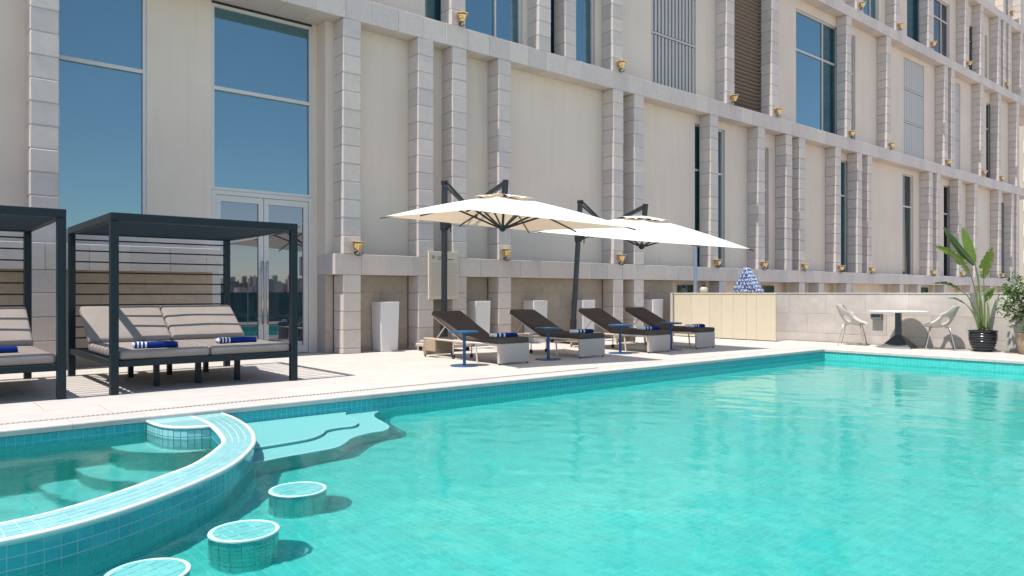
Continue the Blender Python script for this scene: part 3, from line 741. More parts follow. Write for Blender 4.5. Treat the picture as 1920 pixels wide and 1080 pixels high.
# wall lamps (gold floodlights)
def ordinal(i): return ['first', 'second', 'third', 'fourth', 'fifth', 'sixth', 'seventh', 'eighth', 'ninth', 'tenth', 'eleventh'][i]
lamp_proto = None
def lamp(x, z, label, group):
    global lamp_proto
    if lamp_proto is None:
        t = thing('wall_lamp', label, 'wall lamp', group=group)
        autosmooth(MB().lathe([(.03, -.06), (.05, -.055), (.055, -.02), (.075, 0), (.08, .03), (.10, .045), (.105, .055), (.10, .058), (.0001, .05)], 20, (0, 0, .02)).build('lamp_body', 'brass', t))
        autosmooth(MB().lathe([(.085, .082), (.112, .085), (.115, .098), (.0001, .108)], 20, (.012, 0, .02)).build('lamp_cap', 'pale_brass', t))
        autosmooth(MB().lathe([(.0001, -.035), (.035, -.03), (.04, .02), (.03, .05), (.0001, .052)], 14, (-.06, -.03, .03)).build('side_lens', 'brass', t))
        MB().tube([(0+.06*cos(a), .02, -.06+.06*sin(a)) for a in [pi*k/8 for k in range(8, 17)]], .006, 6).tube([(0+.085*cos(a), -.02, -.05+.075*sin(a)) for a in [pi*k/8 for k in range(8, 17)]], .006, 6).tube([(0, .0, -.04), (0, .09, -.08)], .012, 6).build('bracket', 'black_plastic', t)
        lamp_proto = t; o = t
    else:
        o = copy_tree(lamp_proto); tag(o, label, 'wall lamp', group)
    o.location = (x, FY-.10, z); o.rotation_euler = (0, 0, random.uniform(-.4, .4)); o.scale = (1.05,)*3; return o
for i, x in enumerate((6.50, 9.99, 13.60, 17.6, 19.97, 22.33, 24.75, 27.1, 32.63, 35.85, 40.92)):
    lamp(x, 1.90, 'gold wall lamp, %s from the left along the lowest ledge' % ordinal(i), 'gold lamps on the lowest ledge')
for i, x in enumerate((8.82, 13.60, 18.38, 20.74, 25.52, 28.7, 34.2, 38.5, 40.9)):
    lamp(x, 6.57, 'gold wall lamp, %s from the left along the middle ledge' % ordinal(i), 'gold lamps on the middle ledge')
for i, x in enumerate((26.28, 29.46, 32.6, 36.6, 41.63)):
    lamp(x, 11.19, 'gold wall lamp, %s from the left along the upper ledge' % ordinal(i), 'gold lamps on the upper ledge')
lamp(42.4, 14.85, 'gold wall lamp on the topmost ledge in the upper right corner', 'gold lamps on the topmost ledge')

# ------------------------------------------------------------------ stone parapet wall at the far end
pw = thing('parapet_wall', 'low pale stone block wall closing the terrace behind the table', 'wall', (16.1, 0, 0))
MB().box(.006, .3, -1, 12.0, -.05, 1.07).build('wall_core', 'mortar', pw)
zs = [0, .19, .625, 1.075]
for r, (u, v) in enumerate(zip(zs, zs[1:])):
    y = 2.0-(.44 if r % 2 else 0)
    while y < 12.0:
        a, b2 = max(y, 1.5), min(y+.88, 12.0)
        if b2-a > .05: block('stone_block', 0+random.uniform(-.002, .002), .3, a+.0025, b2-.0025, u+.002, v-.002, 'wall_stone', pw, .004)
        y += .88
y = 1.5
while y < 12:
    block('coping_block', -.012, .31, y+.002, min(y+1.1, 12)-.002, 1.077, 1.10, 'wall_stone', pw, .004); y += 1.1
ub = thing('utility_box', 'small grey socket box on the stone wall left of the table', 'socket box', (16.1, 7.02, .60))
MB().cbox(-.11, -.004, -.11, .11, -.06, .06, .006).build('housing', 'box_grey', ub); MB().cbox(-.116, -.11, -.1, .1, -.01, .05, .002).build('cover', 'charcoal_metal', ub)

# ------------------------------------------------------------------ far building and reflected surroundings
fb = thing('distant_building', 'cream apartment block with teal windows at the right edge', 'building', (99.5, 27.5, -1.5))
MB().box(0, 14, -14, 6, 0, 22.6).build('wall', 'cream_render', fb)
MB().box(-.15, 14.2, -14.2, 6.2, 22.6, 23.7).build('roof_edge', 'terracotta', fb)
for zc in (20.96, 17.87, 14.67, 11.3, 8.37, 5.3):
    for yc in (4.4, 1.6, -1.2, -4.0, -6.8):
        wn = MB().box(-.16, -.01, yc-.75, yc+.75, zc-.82+1.5, zc+.62+1.5).build('window', 'white_plastic', fb)
        MB().box(-.2, -.165, yc-.62, yc+.62, zc-.55+1.5, zc+.5+1.5).build('pane', 'teal_pane', wn)
cm = MB(); random.seed(3)
for i in range(1500):
    y = -random.uniform(800, 1200); x = random.uniform(-500, 1500); wd = random.uniform(5, 14); h = random.choice([8, 10, 12, 14, 17, 20, 24])*random.uniform(.7, 1.15)
    cm.box(x, x+wd, y, y+wd, -1.5, h-1.5)
    if i % 3 == 0: cm.box(x+1, x+2.5, y+1, y+2.5, h-1.49, h+random.uniform(1, 4))
tag(cm.build('distant_city', 'city_blocks'), 'low city skyline mirrored in the glass doors', kind='stuff')
bl = thing('glass_balustrade', 'green glass balustrade behind the viewer mirrored in the glass doors', 'balustrade', (0, -.95, 0))
for k in range(14):
    x = -6+k*1.6; MB().cbox(x+.01, x+1.58, -.008, .008, .04, 1.12, .003).build('pane', 'green_glass', bl)
    MB().box(x-.02, x+.02, -.03, .03, -.002, 1.13).build('post', 'steel', bl)

# ------------------------------------------------------------------ cabanas
def cabana(loc, label, group):
    W, D, Hh, P = 2.11, 2.46, 1.965, .082
    t = thing('cabana', label, 'cabana', loc, 0, group)
    for x in (0, W-P):
        for y in (0, D-P): MB().cbox(x, x+P, y, y+P, .002, Hh-.09, .005).build('post', 'navy_metal', t)
    rf = MB().cbox(0, W, 0, P, Hh-.089, Hh, .005).cbox(0, W, D-P, D, Hh-.089, Hh, .005).cbox(0, P, P+.001, D-P-.001, Hh-.089, Hh-.001, .005).cbox(W-P, W, P+.001, D-P-.001, Hh-.089, Hh-.001, .005).build('roof_frame', 'navy_metal', t)
    n = 12
    for k in range(n):
        y = P+(D-2*P)*(k+.5)/n; m = Matrix.Translation((0, y, Hh-.048)) @ Matrix.Rotation(radians(68), 4, 'X')
        MB().box(P, W-P, -.036, .036, -.006, .006, m).build('roof_slat', 'navy_metal', rf)
    for k in range(10):
        z = .50+.145*k; MB().tube([(P, D-P/2, z), (W-P, D-P/2, z)], .011, 6).build('back_rail', 'navy_metal', t)
    bd = MB().cbox(P, W-P, .012, .072, .295, .365, .004).cbox(P, W-P, D-.075, D-.015, .295, .365, .004).cbox(.012, .072, P, D-P, .295, .365, .004).cbox(W-.072, W-.012, P, D-P, .295, .365, .004).build('bed_frame', 'navy_metal', t)
    for k in range(11):
        y = .14+.2*k; MB().box(.075, W-.075, y, y+.07, .335, .358).build('bed_slat', 'navy_metal', bd)
    for x in (.6, W/2+.02, 1.55):
        for y in (.55, 1.75): MB().cbox(x-.03, x+.03, y-.03, y+.03, .002, .333, .003).build('leg', 'navy_metal', t)
    hw = (W-2*.085)/2
    for i, x in enumerate((.086, .086+hw+.003)):
        cushion((x, .03, .366), hw-.004, 1.62, .105, 'seat_cushion', t)
        o = cushion((x, 0, 0), hw-.004, .74, .11, 'back_cushion', t); o.rotation_euler = (radians(34), 0, 0); o.location = (x, 1.60, .43)
    return t
def cushion(loc, sx, sy, sz, name, parent, mat='taupe_fabric'):
    r = min(sz*.34, .035); bm = bmesh.new(); bmesh.ops.create_cube(bm, size=1)
    for v in bm.verts: v.co = Vector(((v.co.x+.5)*sx, (v.co.y+.5)*sy, (v.co.z+.5)*sz))
    bmesh.ops.bevel(bm, geom=list(bm.edges), offset=r, segments=3, profile=.5, affect='EDGES')
    bmesh.ops.subdivide_edges(bm, edges=[e for e in bm.edges if e.calc_length() > .2], cuts=7, use_grid_fill=True)
    for v in bm.verts:
        u = v.co.x/sx; w_ = v.co.y/sy; k = max(0, sin(pi*u))*max(0, sin(pi*w_))
        if v.co.z > sz*.7: v.co.z += .012*k + .002*sin(9*u+7*w_)
    me = bpy.data.meshes.new(name); bm.to_mesh(me); bm.free(); me.materials.append(M[mat])
    for p_ in me.polygons: p_.use_smooth = True
    return obj(name, me, parent, loc)
cab1 = cabana((1.84, 8.84, 0), 'dark navy slatted cabana with grey daybed in front of the glass doors', 'cabanas on the deck')
cab0 = copy_tree(cab1); cab0.location = (-.68, 8.84, 0); tag(cab0, 'dark navy slatted cabana cut off by the left edge of the picture', 'cabana', 'cabanas on the deck')

def towelmesh(L, W, Hh, mat):
    # thick folded towel: rounded layers with a rolled front edge
    bm = bmesh.new(); bmesh.ops.create_cube(bm, size=1)
    for v in bm.verts: v.co = Vector((v.co.x*L, v.co.y*W, (v.co.z+.5)*Hh))
    bmesh.ops.bevel(bm, geom=list(bm.edges), offset=Hh*.45, segments=4, profile=.5, affect='EDGES')
    bmesh.ops.subdivide_edges(bm, edges=[e for e in bm.edges if e.calc_length() > .08], cuts=5, use_grid_fill=True)
    for v in bm.verts:
        v.co.z *= 1+.10*sin(v.co.x*23)*.5-.15*(v.co.y/W); v.co.y += .008*sin(v.co.x*31); v.co.x += .006*sin(v.co.y*60+v.co.z*90)
    me = bpy.data.meshes.new('towel'); bm.to_mesh(me); bm.free(); me.materials.append(M[mat])
    for p_ in me.polygons: p_.use_smooth = True
    return me
def towelthing(me, loc, rz, label, group, name='folded_towel'):
    return tag(obj(name, me, None, loc, (0, 0, rz)), label, 'towel', group)
tm1 = towelmesh(.46, .24, .066, 'check_towel')
towelthing(tm1, (2.36, 9.13, .478), -.12, 'blue towel with white checked end on the left half of the middle daybed', 'towels on the daybeds')
towelthing(tm1, (3.36, 9.35, .478), -.05, 'blue towel with white checked end on the right half of the middle daybed', 'towels on the daybeds')
towelthing(tm1, (.82, 9.30, .478), .08, 'blue towel on the daybed cut by the left picture edge', 'towels on the daybeds')

# ------------------------------------------------------------------ sun loungers
def lounger(label, group):
    t = thing('sun_lounger', label, 'sun lounger', group=group); W = .62   # local: x width, y from foot (0) to head (2.1)
    fr = MB()
    for x in (.02, W-.02): fr.tube([(x, .05, .305), (x, 2.06, .315)], .017, 8)
    for y in (.2, .75, 1.2, 1.9): fr.tube([(.02, y, .306), (W-.02, y, .306)], .013, 6)
    fr.build('frame', 'cream_metal', t, smooth=True)
    MB().cbox(0, W, 0, .055, .022, .325, .012).build('foot_panel', 'white_panel', t)
    hp = MB().cbox(0, W, 2.02, 2.075, .03, .325, .014).build('head_panel', 'wicker', t)
    sp = MB().cbox(.004, .05, 1.72, 2.018, .10, .30, .012).build('side_panel', 'wicker', t)
    for x in (.03, W-.03):
        for y in (.03, 2.05): MB().lathe([(.012, 0), (.018, .022), (.018, .03)], 10, (x, y, .0)).build('foot_cap', 'black_plastic', t)
        MB().tube([(x, .62, .30), (x, .58, .004)], .013, 8).build('leg', 'cream_metal', t)
    for x in (.12, W-.12):
        m = Matrix.Translation((x, 1.35, .037)) @ Matrix.Rotation(pi/2, 4, 'Y'); MB().lathe([(.02, -.012), (.036, -.012), (.036, .012), (.02, .012)], 16, mtx=m).build('wheel', 'black_plastic', t); MB().tube([(x, 1.35, .037), (x, 1.35, .3)], .01, 6).build('wheel_fork', 'cream_metal', t)
    # reclined back: rail frame and props
    A = radians(24.5); hy, hz = .98, .325
    bf = MB(); 
    for x in (.035, W-.035): bf.tube([(x, hy, hz), (x, hy+.98*cos(A), hz+.98*sin(A))], .014, 8)
    bf.tube([(.035, hy+.98*cos(A), hz+.98*sin(A)), (W-.035, hy+.98*cos(A), hz+.98*sin(A))], .014, 8).build('back_frame', 'cream_metal', t, smooth=True)
    for x in (.06, W-.06): MB().tube([(x, hy+.55*cos(A), hz+.55*sin(A)), (x, hy+.78, .31)], .010, 6).build('back_prop', 'cream_metal', t)
    cushion((.01, -.01, .325), W-.02, 1.02, .085, 'seat_cushion', t, 'brown_fabric')
    o = cushion((.01, 0, 0), W-.02, .93, .085, 'back_cushion', t, 'brown_fabric'); o.rotation_euler = (A, 0, 0); o.location = (.01, 1.005, .335)
    return t
L0 = None; names = ['leftmost', 'second', 'third', 'rightmost']
lt_me = towelmesh(.42, .22, .062, 'striped_towel')
for i, x in enumerate((7.09, 8.85, 10.59, 12.07)):
    lab = ['dark brown sun lounger nearest the cabana', 'second dark brown sun lounger from the left', 'third dark brown sun lounger from the left', 'dark brown sun lounger nearest the cream counter'][i]
    if L0 is None: L0 = lounger(lab, 'sun loungers in a row'); o = L0
    else: o = copy_tree(L0); tag(o, lab, 'sun lounger', 'sun loungers in a row')
    o.location = (x+[0, .01, -.01, 0][i], 8.70+[0, .025, -.02, .01][i], 0); o.rotation_euler = (0, 0, [0, .012, -.015, .02][i])
    towelthing(lt_me, (x+.27, 8.92+.03*(i % 2), .412), [-.10, .05, -.04, .08][i], ['blue towel with white stripes on the leftmost lounger', 'blue towel with white stripes on the second lounger', 'blue towel with white stripes on the third lounger', 'blue towel with white stripes on the rightmost lounger'][i], 'towels on the loungers')
t0 = None
for i, (x, y) in enumerate(((6.66, 9.0), (8.36, 8.97), (10.20, 9.03), (11.62, 8.99))):
    lab = ['blue round side table standing in the sun by the leftmost lounger', 'blue round side table with a white card, in front of the second lounger', 'blue round side table in front of the third lounger', 'blue round side table in front of the rightmost lounger'][i]
    if t0 is None:
        t0 = o = thing('side_table', lab, 'side table', group='blue side tables')
        autosmooth(MB().lathe([(.0001, 0), (.205, 0), (.212, .006), (.212, .022), (.205, .028), (.0001, .028)], 36, (0, 0, .498)).build('table_top', 'blue_paint', o))
        autosmooth(MB().lathe([(.024, .0135), (.024, .497)], 16).build('column', 'blue_paint', o))
        autosmooth(MB().lathe([(.0001, .001), (.21, .001), (.213, .006), (.21, .012), (.0001, .013)], 36).build('base', 'blue_paint', o))
    else: o = copy_tree(t0); tag(o, lab, 'side table', 'blue side tables')
    o.location = (x, y, 0)
tag(obj('menu_card', mesh('menu_card', MB().cbox(-.05, .05, -.035, .035, 0, .004, .001).v, MB().cbox(-.05, .05, -.035, .035, 0, .004, .001).f, 'white_plastic'), None, (8.31, 8.93, .527), (0, 0, .3)), 'small white card lying on the second blue side table', 'card')

# ------------------------------------------------------------------ parasols
def parasol(mast, mtop, A, B, Cc, rise, hubdrop, label, group):
    """A near-left, B near-right, Cc far-left canopy corners; mast foot and mast top"""
    t = thing('parasol', label, 'parasol', (mast[0], mast[1], 0), 0, group); o0 = Vector((mast[0], mast[1], 0))
    A, B, Cc = Vector(A)-o0, Vector(B)-o0, Vector(Cc)-o0; D = B+Cc-A; ctr = (B+Cc)/2
    nrm = (B-A).cross(Cc-A).normalized(); apex = ctr+nrm*rise; hub = ctr-nrm*hubdrop
    cor = [A, B, D, Cc]; n = 10
    def surf(k, u, v):
        # k facet, u along edge 0..1, v from crown 0 to edge 1
        a, b2 = cor[k], cor[(k+1) % 4]; e = a.lerp(b2, u); mid = (a+b2)/2
        e = e+(ctr-mid).normalized()*(.045*4*u*(1-u))           # slightly hollowed edges
        q = apex.lerp(e, v); q = q+nrm*(-.05*sin(pi*v)*(1 if 0 < u < 1 else 1)*4*u*(1-u)*.55+.03*sin(pi*v)); return q
    m = MB(); v0 = .17
    for k in range(4):
        vs = [surf(k, i/n, v0+(1-v0)*j/n) for i in range(n+1) for j in range(n+1)]
        m.add(vs, [(i*(n+1)+j, i*(n+1)+j+1, (i+1)*(n+1)+j+1, (i+1)*(n+1)+j) for i in range(n) for j in range(n)])
    cn = m.build('canopy', 'canopy_fabric', t, smooth=True)
    m = MB()
    for k in range(4):
        vs = []
        for i in range(13):
            u = i/12; lift = .028+.026*abs(sin(2*pi*u*1.5))
            for j in range(5):
                v = .005+(.245-.005)*j/4; vs.append(surf(k, u, v)+nrm*(lift*(j/4)+.012))
        m.add(vs, [(i*5+j, i*5+j+1, (i+1)*5+j+1, (i+1)*5+j) for i in range(12) for j in range(4)])
    m.build('vent', 'canopy_fabric', cn, smooth=True)
    for k in range(4):
        for u in (0, .5):
            p0 = surf(k, u, .04)-nrm*.03; p1 = surf(k, u, 1.0)-nrm*.016; d_ = (p1-p0).normalized(); mid = surf(k, u, .5)-nrm*.024
            rb = MB().tube([p0, mid, p1, p1+d_*.075], [.013, .013, .012, .013], 6).build('rib', 'charcoal_metal', t)
            MB().bar(hub+(p1-hub)*.03, surf(k, u, .47)-nrm*.03, .022, .03).build('strut', 'charcoal_metal', rb)
    autosmooth(MB().tube([hub-nrm*.06, hub-nrm*.03, hub+nrm*.02, hub+nrm*.05], [.02, .055, .06, .03], 12).build('hub', 'black_plastic', t))
    MB().tube([hub, apex+nrm*.02], .022, 10).build('centre_pole', 'charcoal_metal', t)
    # mast, slider and folding arm
    mt = Vector(mtop)-o0; mb = Vector((0, 0, .14))
    MB().bar(mb, mt, .082, .10).build('mast', 'charcoal_metal', t)
    MB().bar(Vector((0, 0, .13)), mb.lerp(mt, .13), .105, .12).build('mast_sleeve', 'black_plastic', t)
    head = apex+nrm*.19
    el = mt.lerp(head, .44); el.z = head.z-.27
    side = (head-mt); side.z = 0; side.normalize(); pr = Vector((-side.y, side.x, 0))
    ua = MB()
    for s in (-.035, .035): ua.bar(mt+pr*s*.6+Vector((0, 0, -.03 if s < 0 else .03)), el+pr*s*.6, .028, .045)
    ua.build('upper_arm', 'charcoal_metal', t)
    MB().bar(el, head, .05, .085).build('lower_arm', 'charcoal_metal', t)
    MB().bar(apex+nrm*.01, head+nrm*.05, .07, .09).build('arm_head', 'black_plastic', t)
    autosmooth(MB().tube([el-pr*.05, el+pr*.05], .04, 12).build('elbow', 'black_plastic', t))
    MB().bar(mt-Vector((0, 0, .05)), mt+Vector((0, 0, .04)), .10, .12).build('mast_cap', 'black_plastic', t)
    sl = mb.lerp(mt, .735); slp = MB().bar(sl-Vector((0, 0, .10)), sl+Vector((0, 0, .09)), .125, .14).build('slider', 'black_plastic', t)
    hs = sl+side*.13; MB().bar(sl+Vector((0, 0, -.0)), hs, .05, .05).tube([hs-pr*.05+Vector((0, 0, -.02)), hs+pr*.07+Vector((0, 0, -.02))], .045, 10).tube([hs+pr*.07, hs+pr*.07+Vector((0, 0, -.14))], .012, 6).build('crank', 'black_plastic', t)
    far = surf(2, .5, .62)-nrm*.05
    MB().bar(sl+side*.05+Vector((0, 0, .07)), far, .03, .042).build('tilt_strut', 'charcoal_metal', t)
    # wheeled base
    MB().cbox(-.40, .40, -.38, .38, .085, .145, .012).build('base_tray', 'white_panel', t)
    MB().cbox(-.34, -.02, -.34, .34, .146, .20, .012).cbox(.06, .34, -.34, .34, .146, .20, .012).build('base_weight', 'white_panel', t)
    for sx in (-.33, .33):
        for sy in (-.31, .31):
            mm = Matrix.Translation((sx, sy, .041)) @ Matrix.Rotation(pi/2, 4, 'Y'); MB().lathe([(.015, -.016), (.04, -.016), (.04, .016), (.015, .016)], 14, mtx=mm).build('caster', 'black_plastic', t)
            MB().tube([(sx, sy, .04), (sx, sy, .088)], .012, 6).build('caster_stem', 'steel', t)
    return t
parasol((8.12, 11.62), (8.135, 11.62, 3.20), (6.10, 8.15, 2.24), (8.86, 7.62, 2.115), (6.42, 10.93, 2.385), .44, .10, 'cream cantilever parasol over the two left loungers', 'cantilever parasols')
parasol((11.56, 11.62), (11.80, 11.62, 3.12), (9.76, 8.15, 1.97), (12.55, 7.85, 1.935), (9.78, 10.80, 2.30), .46, .12, 'cream cantilever parasol tilted towards the pool over the right loungers', 'cantilever parasols')

# ------------------------------------------------------------------ planters, sign
for i, (a, b2) in enumerate(((7.02, 7.42), (9.24, 9.63), (10.83, 11.24), (12.36, 12.77), (14.89, 15.30))):
    lab = ['white tapered planter box in the open left of the parasol sign', 'white tapered planter box behind the leftmost lounger', 'white tapered planter box behind the second lounger', 'white tapered planter box behind the third lounger', 'white tapered planter box behind the rightmost lounger'][i]
    t = thing('planter', lab, 'planter', ((a+b2)/2, FY+.165, 0), 0, 'white planter boxes'); s = (b2-a)/2; q = s*.9
    def rect(r, z): return [(-r, -r*.9, z), (r, -r*.9, z), (r, r*.9, z), (-r, r*.9, z)]
    vs = rect(q, .004)+rect(s, .93)+rect(s-.025, .93)+rect(s-.03, .80)
    m = MB().add(vs, [(3, 2, 1, 0)]+[(k+4*l, (k+1) % 4+4*l, (k+1) % 4+4*l+4, k+4*l+4) for l in range(3) for k in range(4)])
    o = m.build('box', 'white_plastic', t)
    bv = o.modifiers.new('bevel', 'BEVEL'); bv.width = .008; bv.segments = 2
    MB().box(-s+.032, s-.032, -s*.9+.03, s*.9-.03, .78, .82).build('soil', 'soil', t)
t = thing('notice_board', 'cream notice board with many printed lines fixed to the pillars behind the parasol', 'notice board', (8.06, FY-.04, .972))
MB().cbox(0, .715, -.012, .03, 0, .942, .004).build('board', 'sign_board', t)
MB().cbox(.25, .45, .031, .036, .2, .7, .001).build('mount', 'grey_metal', t)
hd = MB().box(.20, .38, -.0145, -.0122, .82, .838).box(.20, .58, -.0145, -.0122, .778, .798)
for k in range(3): hd.box(.07+.03*k, .085+.03*k, -.0145, -.0122, .79, .86)
hd.build('heading', 'sign_ink', t)
ln = MB()
for k in range(19): ln.box(.05, .665, -.0145, -.0122, .70-.0345*k, .7055-.0345*k)
ln.build('text_lines', 'sign_line', t)

# ------------------------------------------------------------------ cream counter with towels
t = thing('towel_counter', 'cream boarded towel counter between the loungers and stone wall', 'counter', (15.30, 8.92, 0))
ys = [0, .49, .74, 1.1, 1.41, 1.76, 2.28, 2.815]
for a, b2 in zip(ys, ys[1:]): block('board', 0, .03, a+.0015, b2-.0015, .02, 1.072, 'cream_board', t, .002)
MB().cbox(-.012, .05, -.004, 2.82, 1.073, 1.098, .003).build('top_rail', 'cream_board', t)
MB().cbox(.051, .72, .65, 2.82, 1.05, 1.094, .003).build('worktop', 'cream_board', t)
for y in (.7, 1.5, 2.7): MB().cbox(.60, .66, y, y+.06, .002, 1.049, .003).cbox(.031, .08, y, y+.06, .002, 1.049, .003).build('support', 'cream_board', t)
MB().cbox(-.05, .06, 2.83, 2.90, .002, 1.10, .003).build('end_post', 'white_panel', t)
# towel pyramid: rolled towels in tapering layers
bm = MB(); nseg = 14
prof = [(0.0001, -.13), (.042, -.13), (.049, -.12), (.049, .12), (.042, .13), (.0001, .13)]
rt = MB().lathe(prof, nseg, mtx=Matrix.Rotation(pi/2, 4, 'Y')); rtm = mesh('rolled_towel', rt.v, rt.f, 'roll_towel', True)
layers = [7, 6, 5, 4, 3, 2, 1]; zz = 1.094+.05
for li, nrow in enumerate(layers):
    for k in range(nrow):
        tag(obj('rolled_towel', rtm, None, (15.66-.006*li+random.uniform(-.02, .02), 9.86+(k-(nrow-1)/2)*.0985, zz+.0), (random.uniform(0, 6), 0, random.uniform(-.06, .06))), 'rolled blue and white towel in the pyramid on the cream counter', 'towel', 'rolled towels in the pyramid')
    zz += .084
t = thing('counter_pot', 'small grey pot with a dark plant on the cream counter', 'pot', (15.62, 11.07, 1.094))
autosmooth(MB().lathe([(.05, 0), (.085, .03), (.10, .08), (.085, .13), (.06, .15), (.055, .145), (.0001, .13)], 18).build('pot', 'chair_plastic', t))
m = MB(); random.seed(5)
for k in range(14):
    a = random.uniform(0, 6.28); r = random.uniform(.02, .07); m.tube([(0, 0, .13), (r*.6*cos(a), r*.6*sin(a), .19), (r*cos(a), r*sin(a), .19+random.uniform(0, .07))], [.006, .011, .003], 5)
m.build('leaves', 'dark_leaf_stem', t)
t = thing('shower_pole', 'slim grey metal pole rising behind the cream counter', 'pole', (15.62, 11.32, 1.094))
autosmooth(MB().lathe([(.0001, .0), (.09, .0), (.09, .012), (.045, .02), (.043, 1.52), (.0001, 1.54)], 18).build('pole_tube', 'grey_pole', t))
MB().tube([(0, -.02, 1.53), (.0, -.10, 1.57), (0, -.16, 1.545)], .018, 8).tube([(0, .02, 1.50), (0, .07, 1.54)], .02, 8).build('bracket', 'charcoal_metal', t)

# ------------------------------------------------------------------ table and shell chairs
t = thing('bistro_table', 'white round table with dark pyramid foot beside the stone wall', 'table', (15.50, 6.36, 0), .15)
autosmooth(MB().lathe([(.0001, 0), (.50, 0), (.53, .012), (.535, .02), (.53, .027), (.0001, .028)], 48, (0, 0, .71)).build('table_top', 'white_top', t))
def frus(m, r0, z0, r1, z1):
    vs = [(sx*r, sy*r, z) for r, z in ((r0, z0), (r1, z1)) for sx, sy in ((-1, -1), (1, -1), (1, 1), (-1, 1))]
    return m.add(vs, [(3, 2, 1, 0), (4, 5, 6, 7)]+[(k, (k+1) % 4, (k+1) % 4+4, k+4) for k in range(4)])
frus(MB(), .29, .004, .27, .03).build('foot_plate', 'charcoal_metal', t); frus(MB(), .265, .031, .055, .25).build('base', 'charcoal_metal', t); frus(MB(), .05, .251, .05, .709).build('column', 'charcoal_metal', t)
def chair(loc, rz, label):
    t = thing('shell_chair', label, 'chair', loc, rz, 'pale shell chairs at the table')   # faces local +x
    m = MB(); nu, nv = 14, 16; vs = []
    def P(u, v):
        # v: 0 front lip, 1 top of back ; u: -1..1 across
        if v < .5:
            s = v/.5; x = .24-.40*s; zc = .445-.03*sin(pi*s)+.02*s; hw = .25+.025*s; wall_ = (.03+.20*s)
        else:
            s = (v-.5)/.5; x = -.16-.17*s**.85-.02*s; zc = .465+.385*s**1.1; hw = .275-.12*s**2.0; wall_ = .23*(1-s)**1.2
        a = abs(u); y = hw*u*(1+.08*wall_); z = zc+wall_*a**2.6; x = x+(.13*a**2.2 if v >= .5 else .10*(v/.5)**2*a**2.2)
        return (x, y, z)
    for i in range(nu+1):
        for j in range(nv+1): vs.append(P(-1+2*i/nu, j/nv))
    fs = []
    for i in range(nu):
        for j in range(nv):
            u = abs(-1+2*(i+.5)/nu); v = (j+.5)/nv
            if .62 < u < .9 and .40 < v < .60: continue      # arm openings
            fs.append((i*(nv+1)+j, i*(nv+1)+j+1, (i+1)*(nv+1)+j+1, (i+1)*(nv+1)+j))
    m.add(vs, fs); o = m.build('shell', 'chair_plastic', t, smooth=True)
    sm = o.modifiers.new('solid', 'SOLIDIFY'); sm.thickness = .012; sm.offset = 0
    ss = o.modifiers.new('sub', 'SUBSURF'); ss.levels = 1; ss.render_levels = 2
    for sx, sy in ((1, 1), (1, -1), (-1, 1), (-1, -1)):
        MB().tube([(.12*sx, .12*sy, .43), (.16*sx-.02, .17*sy, .425), (.25*sx-.02, .24*sy, .004)], .010, 8).build('leg', 'steel', t, smooth=True)
    MB().tube([(.14, -.165, .425), (.14, .165, .425)], .009, 6).tube([(-.18, -.165, .425), (-.18, .165, .425)], .009, 6).build('seat_bracket', 'steel', t)
    return t
chair((15.55, 7.28, 0), radians(-72), 'pale grey shell chair left of the white table')
chair((15.62, 5.66, 0), radians(112), 'pale grey shell chair right of the white table, beside the black pot')

# ------------------------------------------------------------------ plants
random.seed(11)
pt = thing('potted_palm', 'tall banana-like plant in a black ribbed pot by the wall', 'plant', (15.72, 4.93, 0))
prof = [(.0001, .003), (.145, .003), (.15, .01)]
for k in range(29):
    f = k/28; r = .15+.085*sin(f*pi*.62)**.8; prof.append((r+.008*sin(f*2*pi*8), .012+.355*f))
prof += [(.245, .375), (.248, .395), (.232, .398), (.222, .36), (.0001, .345)]
autosmooth(MB().lathe(prof, 40).build('pot', 'pot_glaze', pt), 60)
MB().lathe([(.221, .34), (.15, .362), (.0001, .37)], 24).build('soil', 'soil', pt)
Rv = Vector((.7640, -.6452, 0)); Fv = Vector((.6452, .7640, 0))
def pp(r, z, dpt=0): return Rv*r+Fv*dpt+Vector((0, 0, z))
def bigleaf(stem, blade, width, mat, dep, fold=.5, tear=.0, tw=0.0):
    # stem / blade: lists of (sideways, height); dep: depth offset at the end
    n0 = len(stem); allp = stem+blade; L = len(allp)
    pts = [pp(r, z, dep*(i/(L-1))**1.5) for i, (r, z) in enumerate(allp)]
    sp = catmull(pts[:n0+1], 8); MB().tube(sp, [.016-.009*i/(len(sp)-1) for i in range(len(sp))], 6).build('leaf_stem', 'leaf_stem', pt, smooth=True)
    bl = resample(catmull(pts[n0:], 8), 26); m = MB(); vs = []; nb = len(bl)
    for i, q in enumerate(bl):
        f = i/(nb-1); d_ = (bl[min(i+1, nb-1)]-bl[max(i-1, 0)]).normalized()
        side = d_.cross(Fv); side.normalize(); side = (side*cos(tw)+Fv*sin(tw)).normalized(); up = side.cross(d_).normalized()
        hw = width*max(.02, sin(pi*min(1, f*.93+.05))**.6)*(1-.25*f)
        for s in (-1, -.5, 0, .5, 1):
            j = 1+random.uniform(-tear, tear)*(abs(s) == 1); vs.append(q+side*s*hw*j*cos(fold*abs(s)*.6)+up*abs(s)*hw*sin(fold)*.8)
    fs = []
    for i in range(nb-1):
        for k in range(4):
            if tear > .15 and k in (0, 3) and random.random() < .18: continue
            fs.append((i*5+k, i*5+k+1, i*5+5+k+1, i*5+5+k))
    m.add(vs, fs); o = m.build('leaf', mat, pt, smooth=True)
    MB().tube(bl, [.008-.006*i/(nb-1) for i in range(nb)], 5).build('leaf_rib', 'leaf_stem', o, smooth=True)
Z = lambda y: 1.1+(549-y)*.0099
X = lambda x: (x-1850)*.0099
def S(*pts): return [(X(a), Z(b)) for a, b in pts]
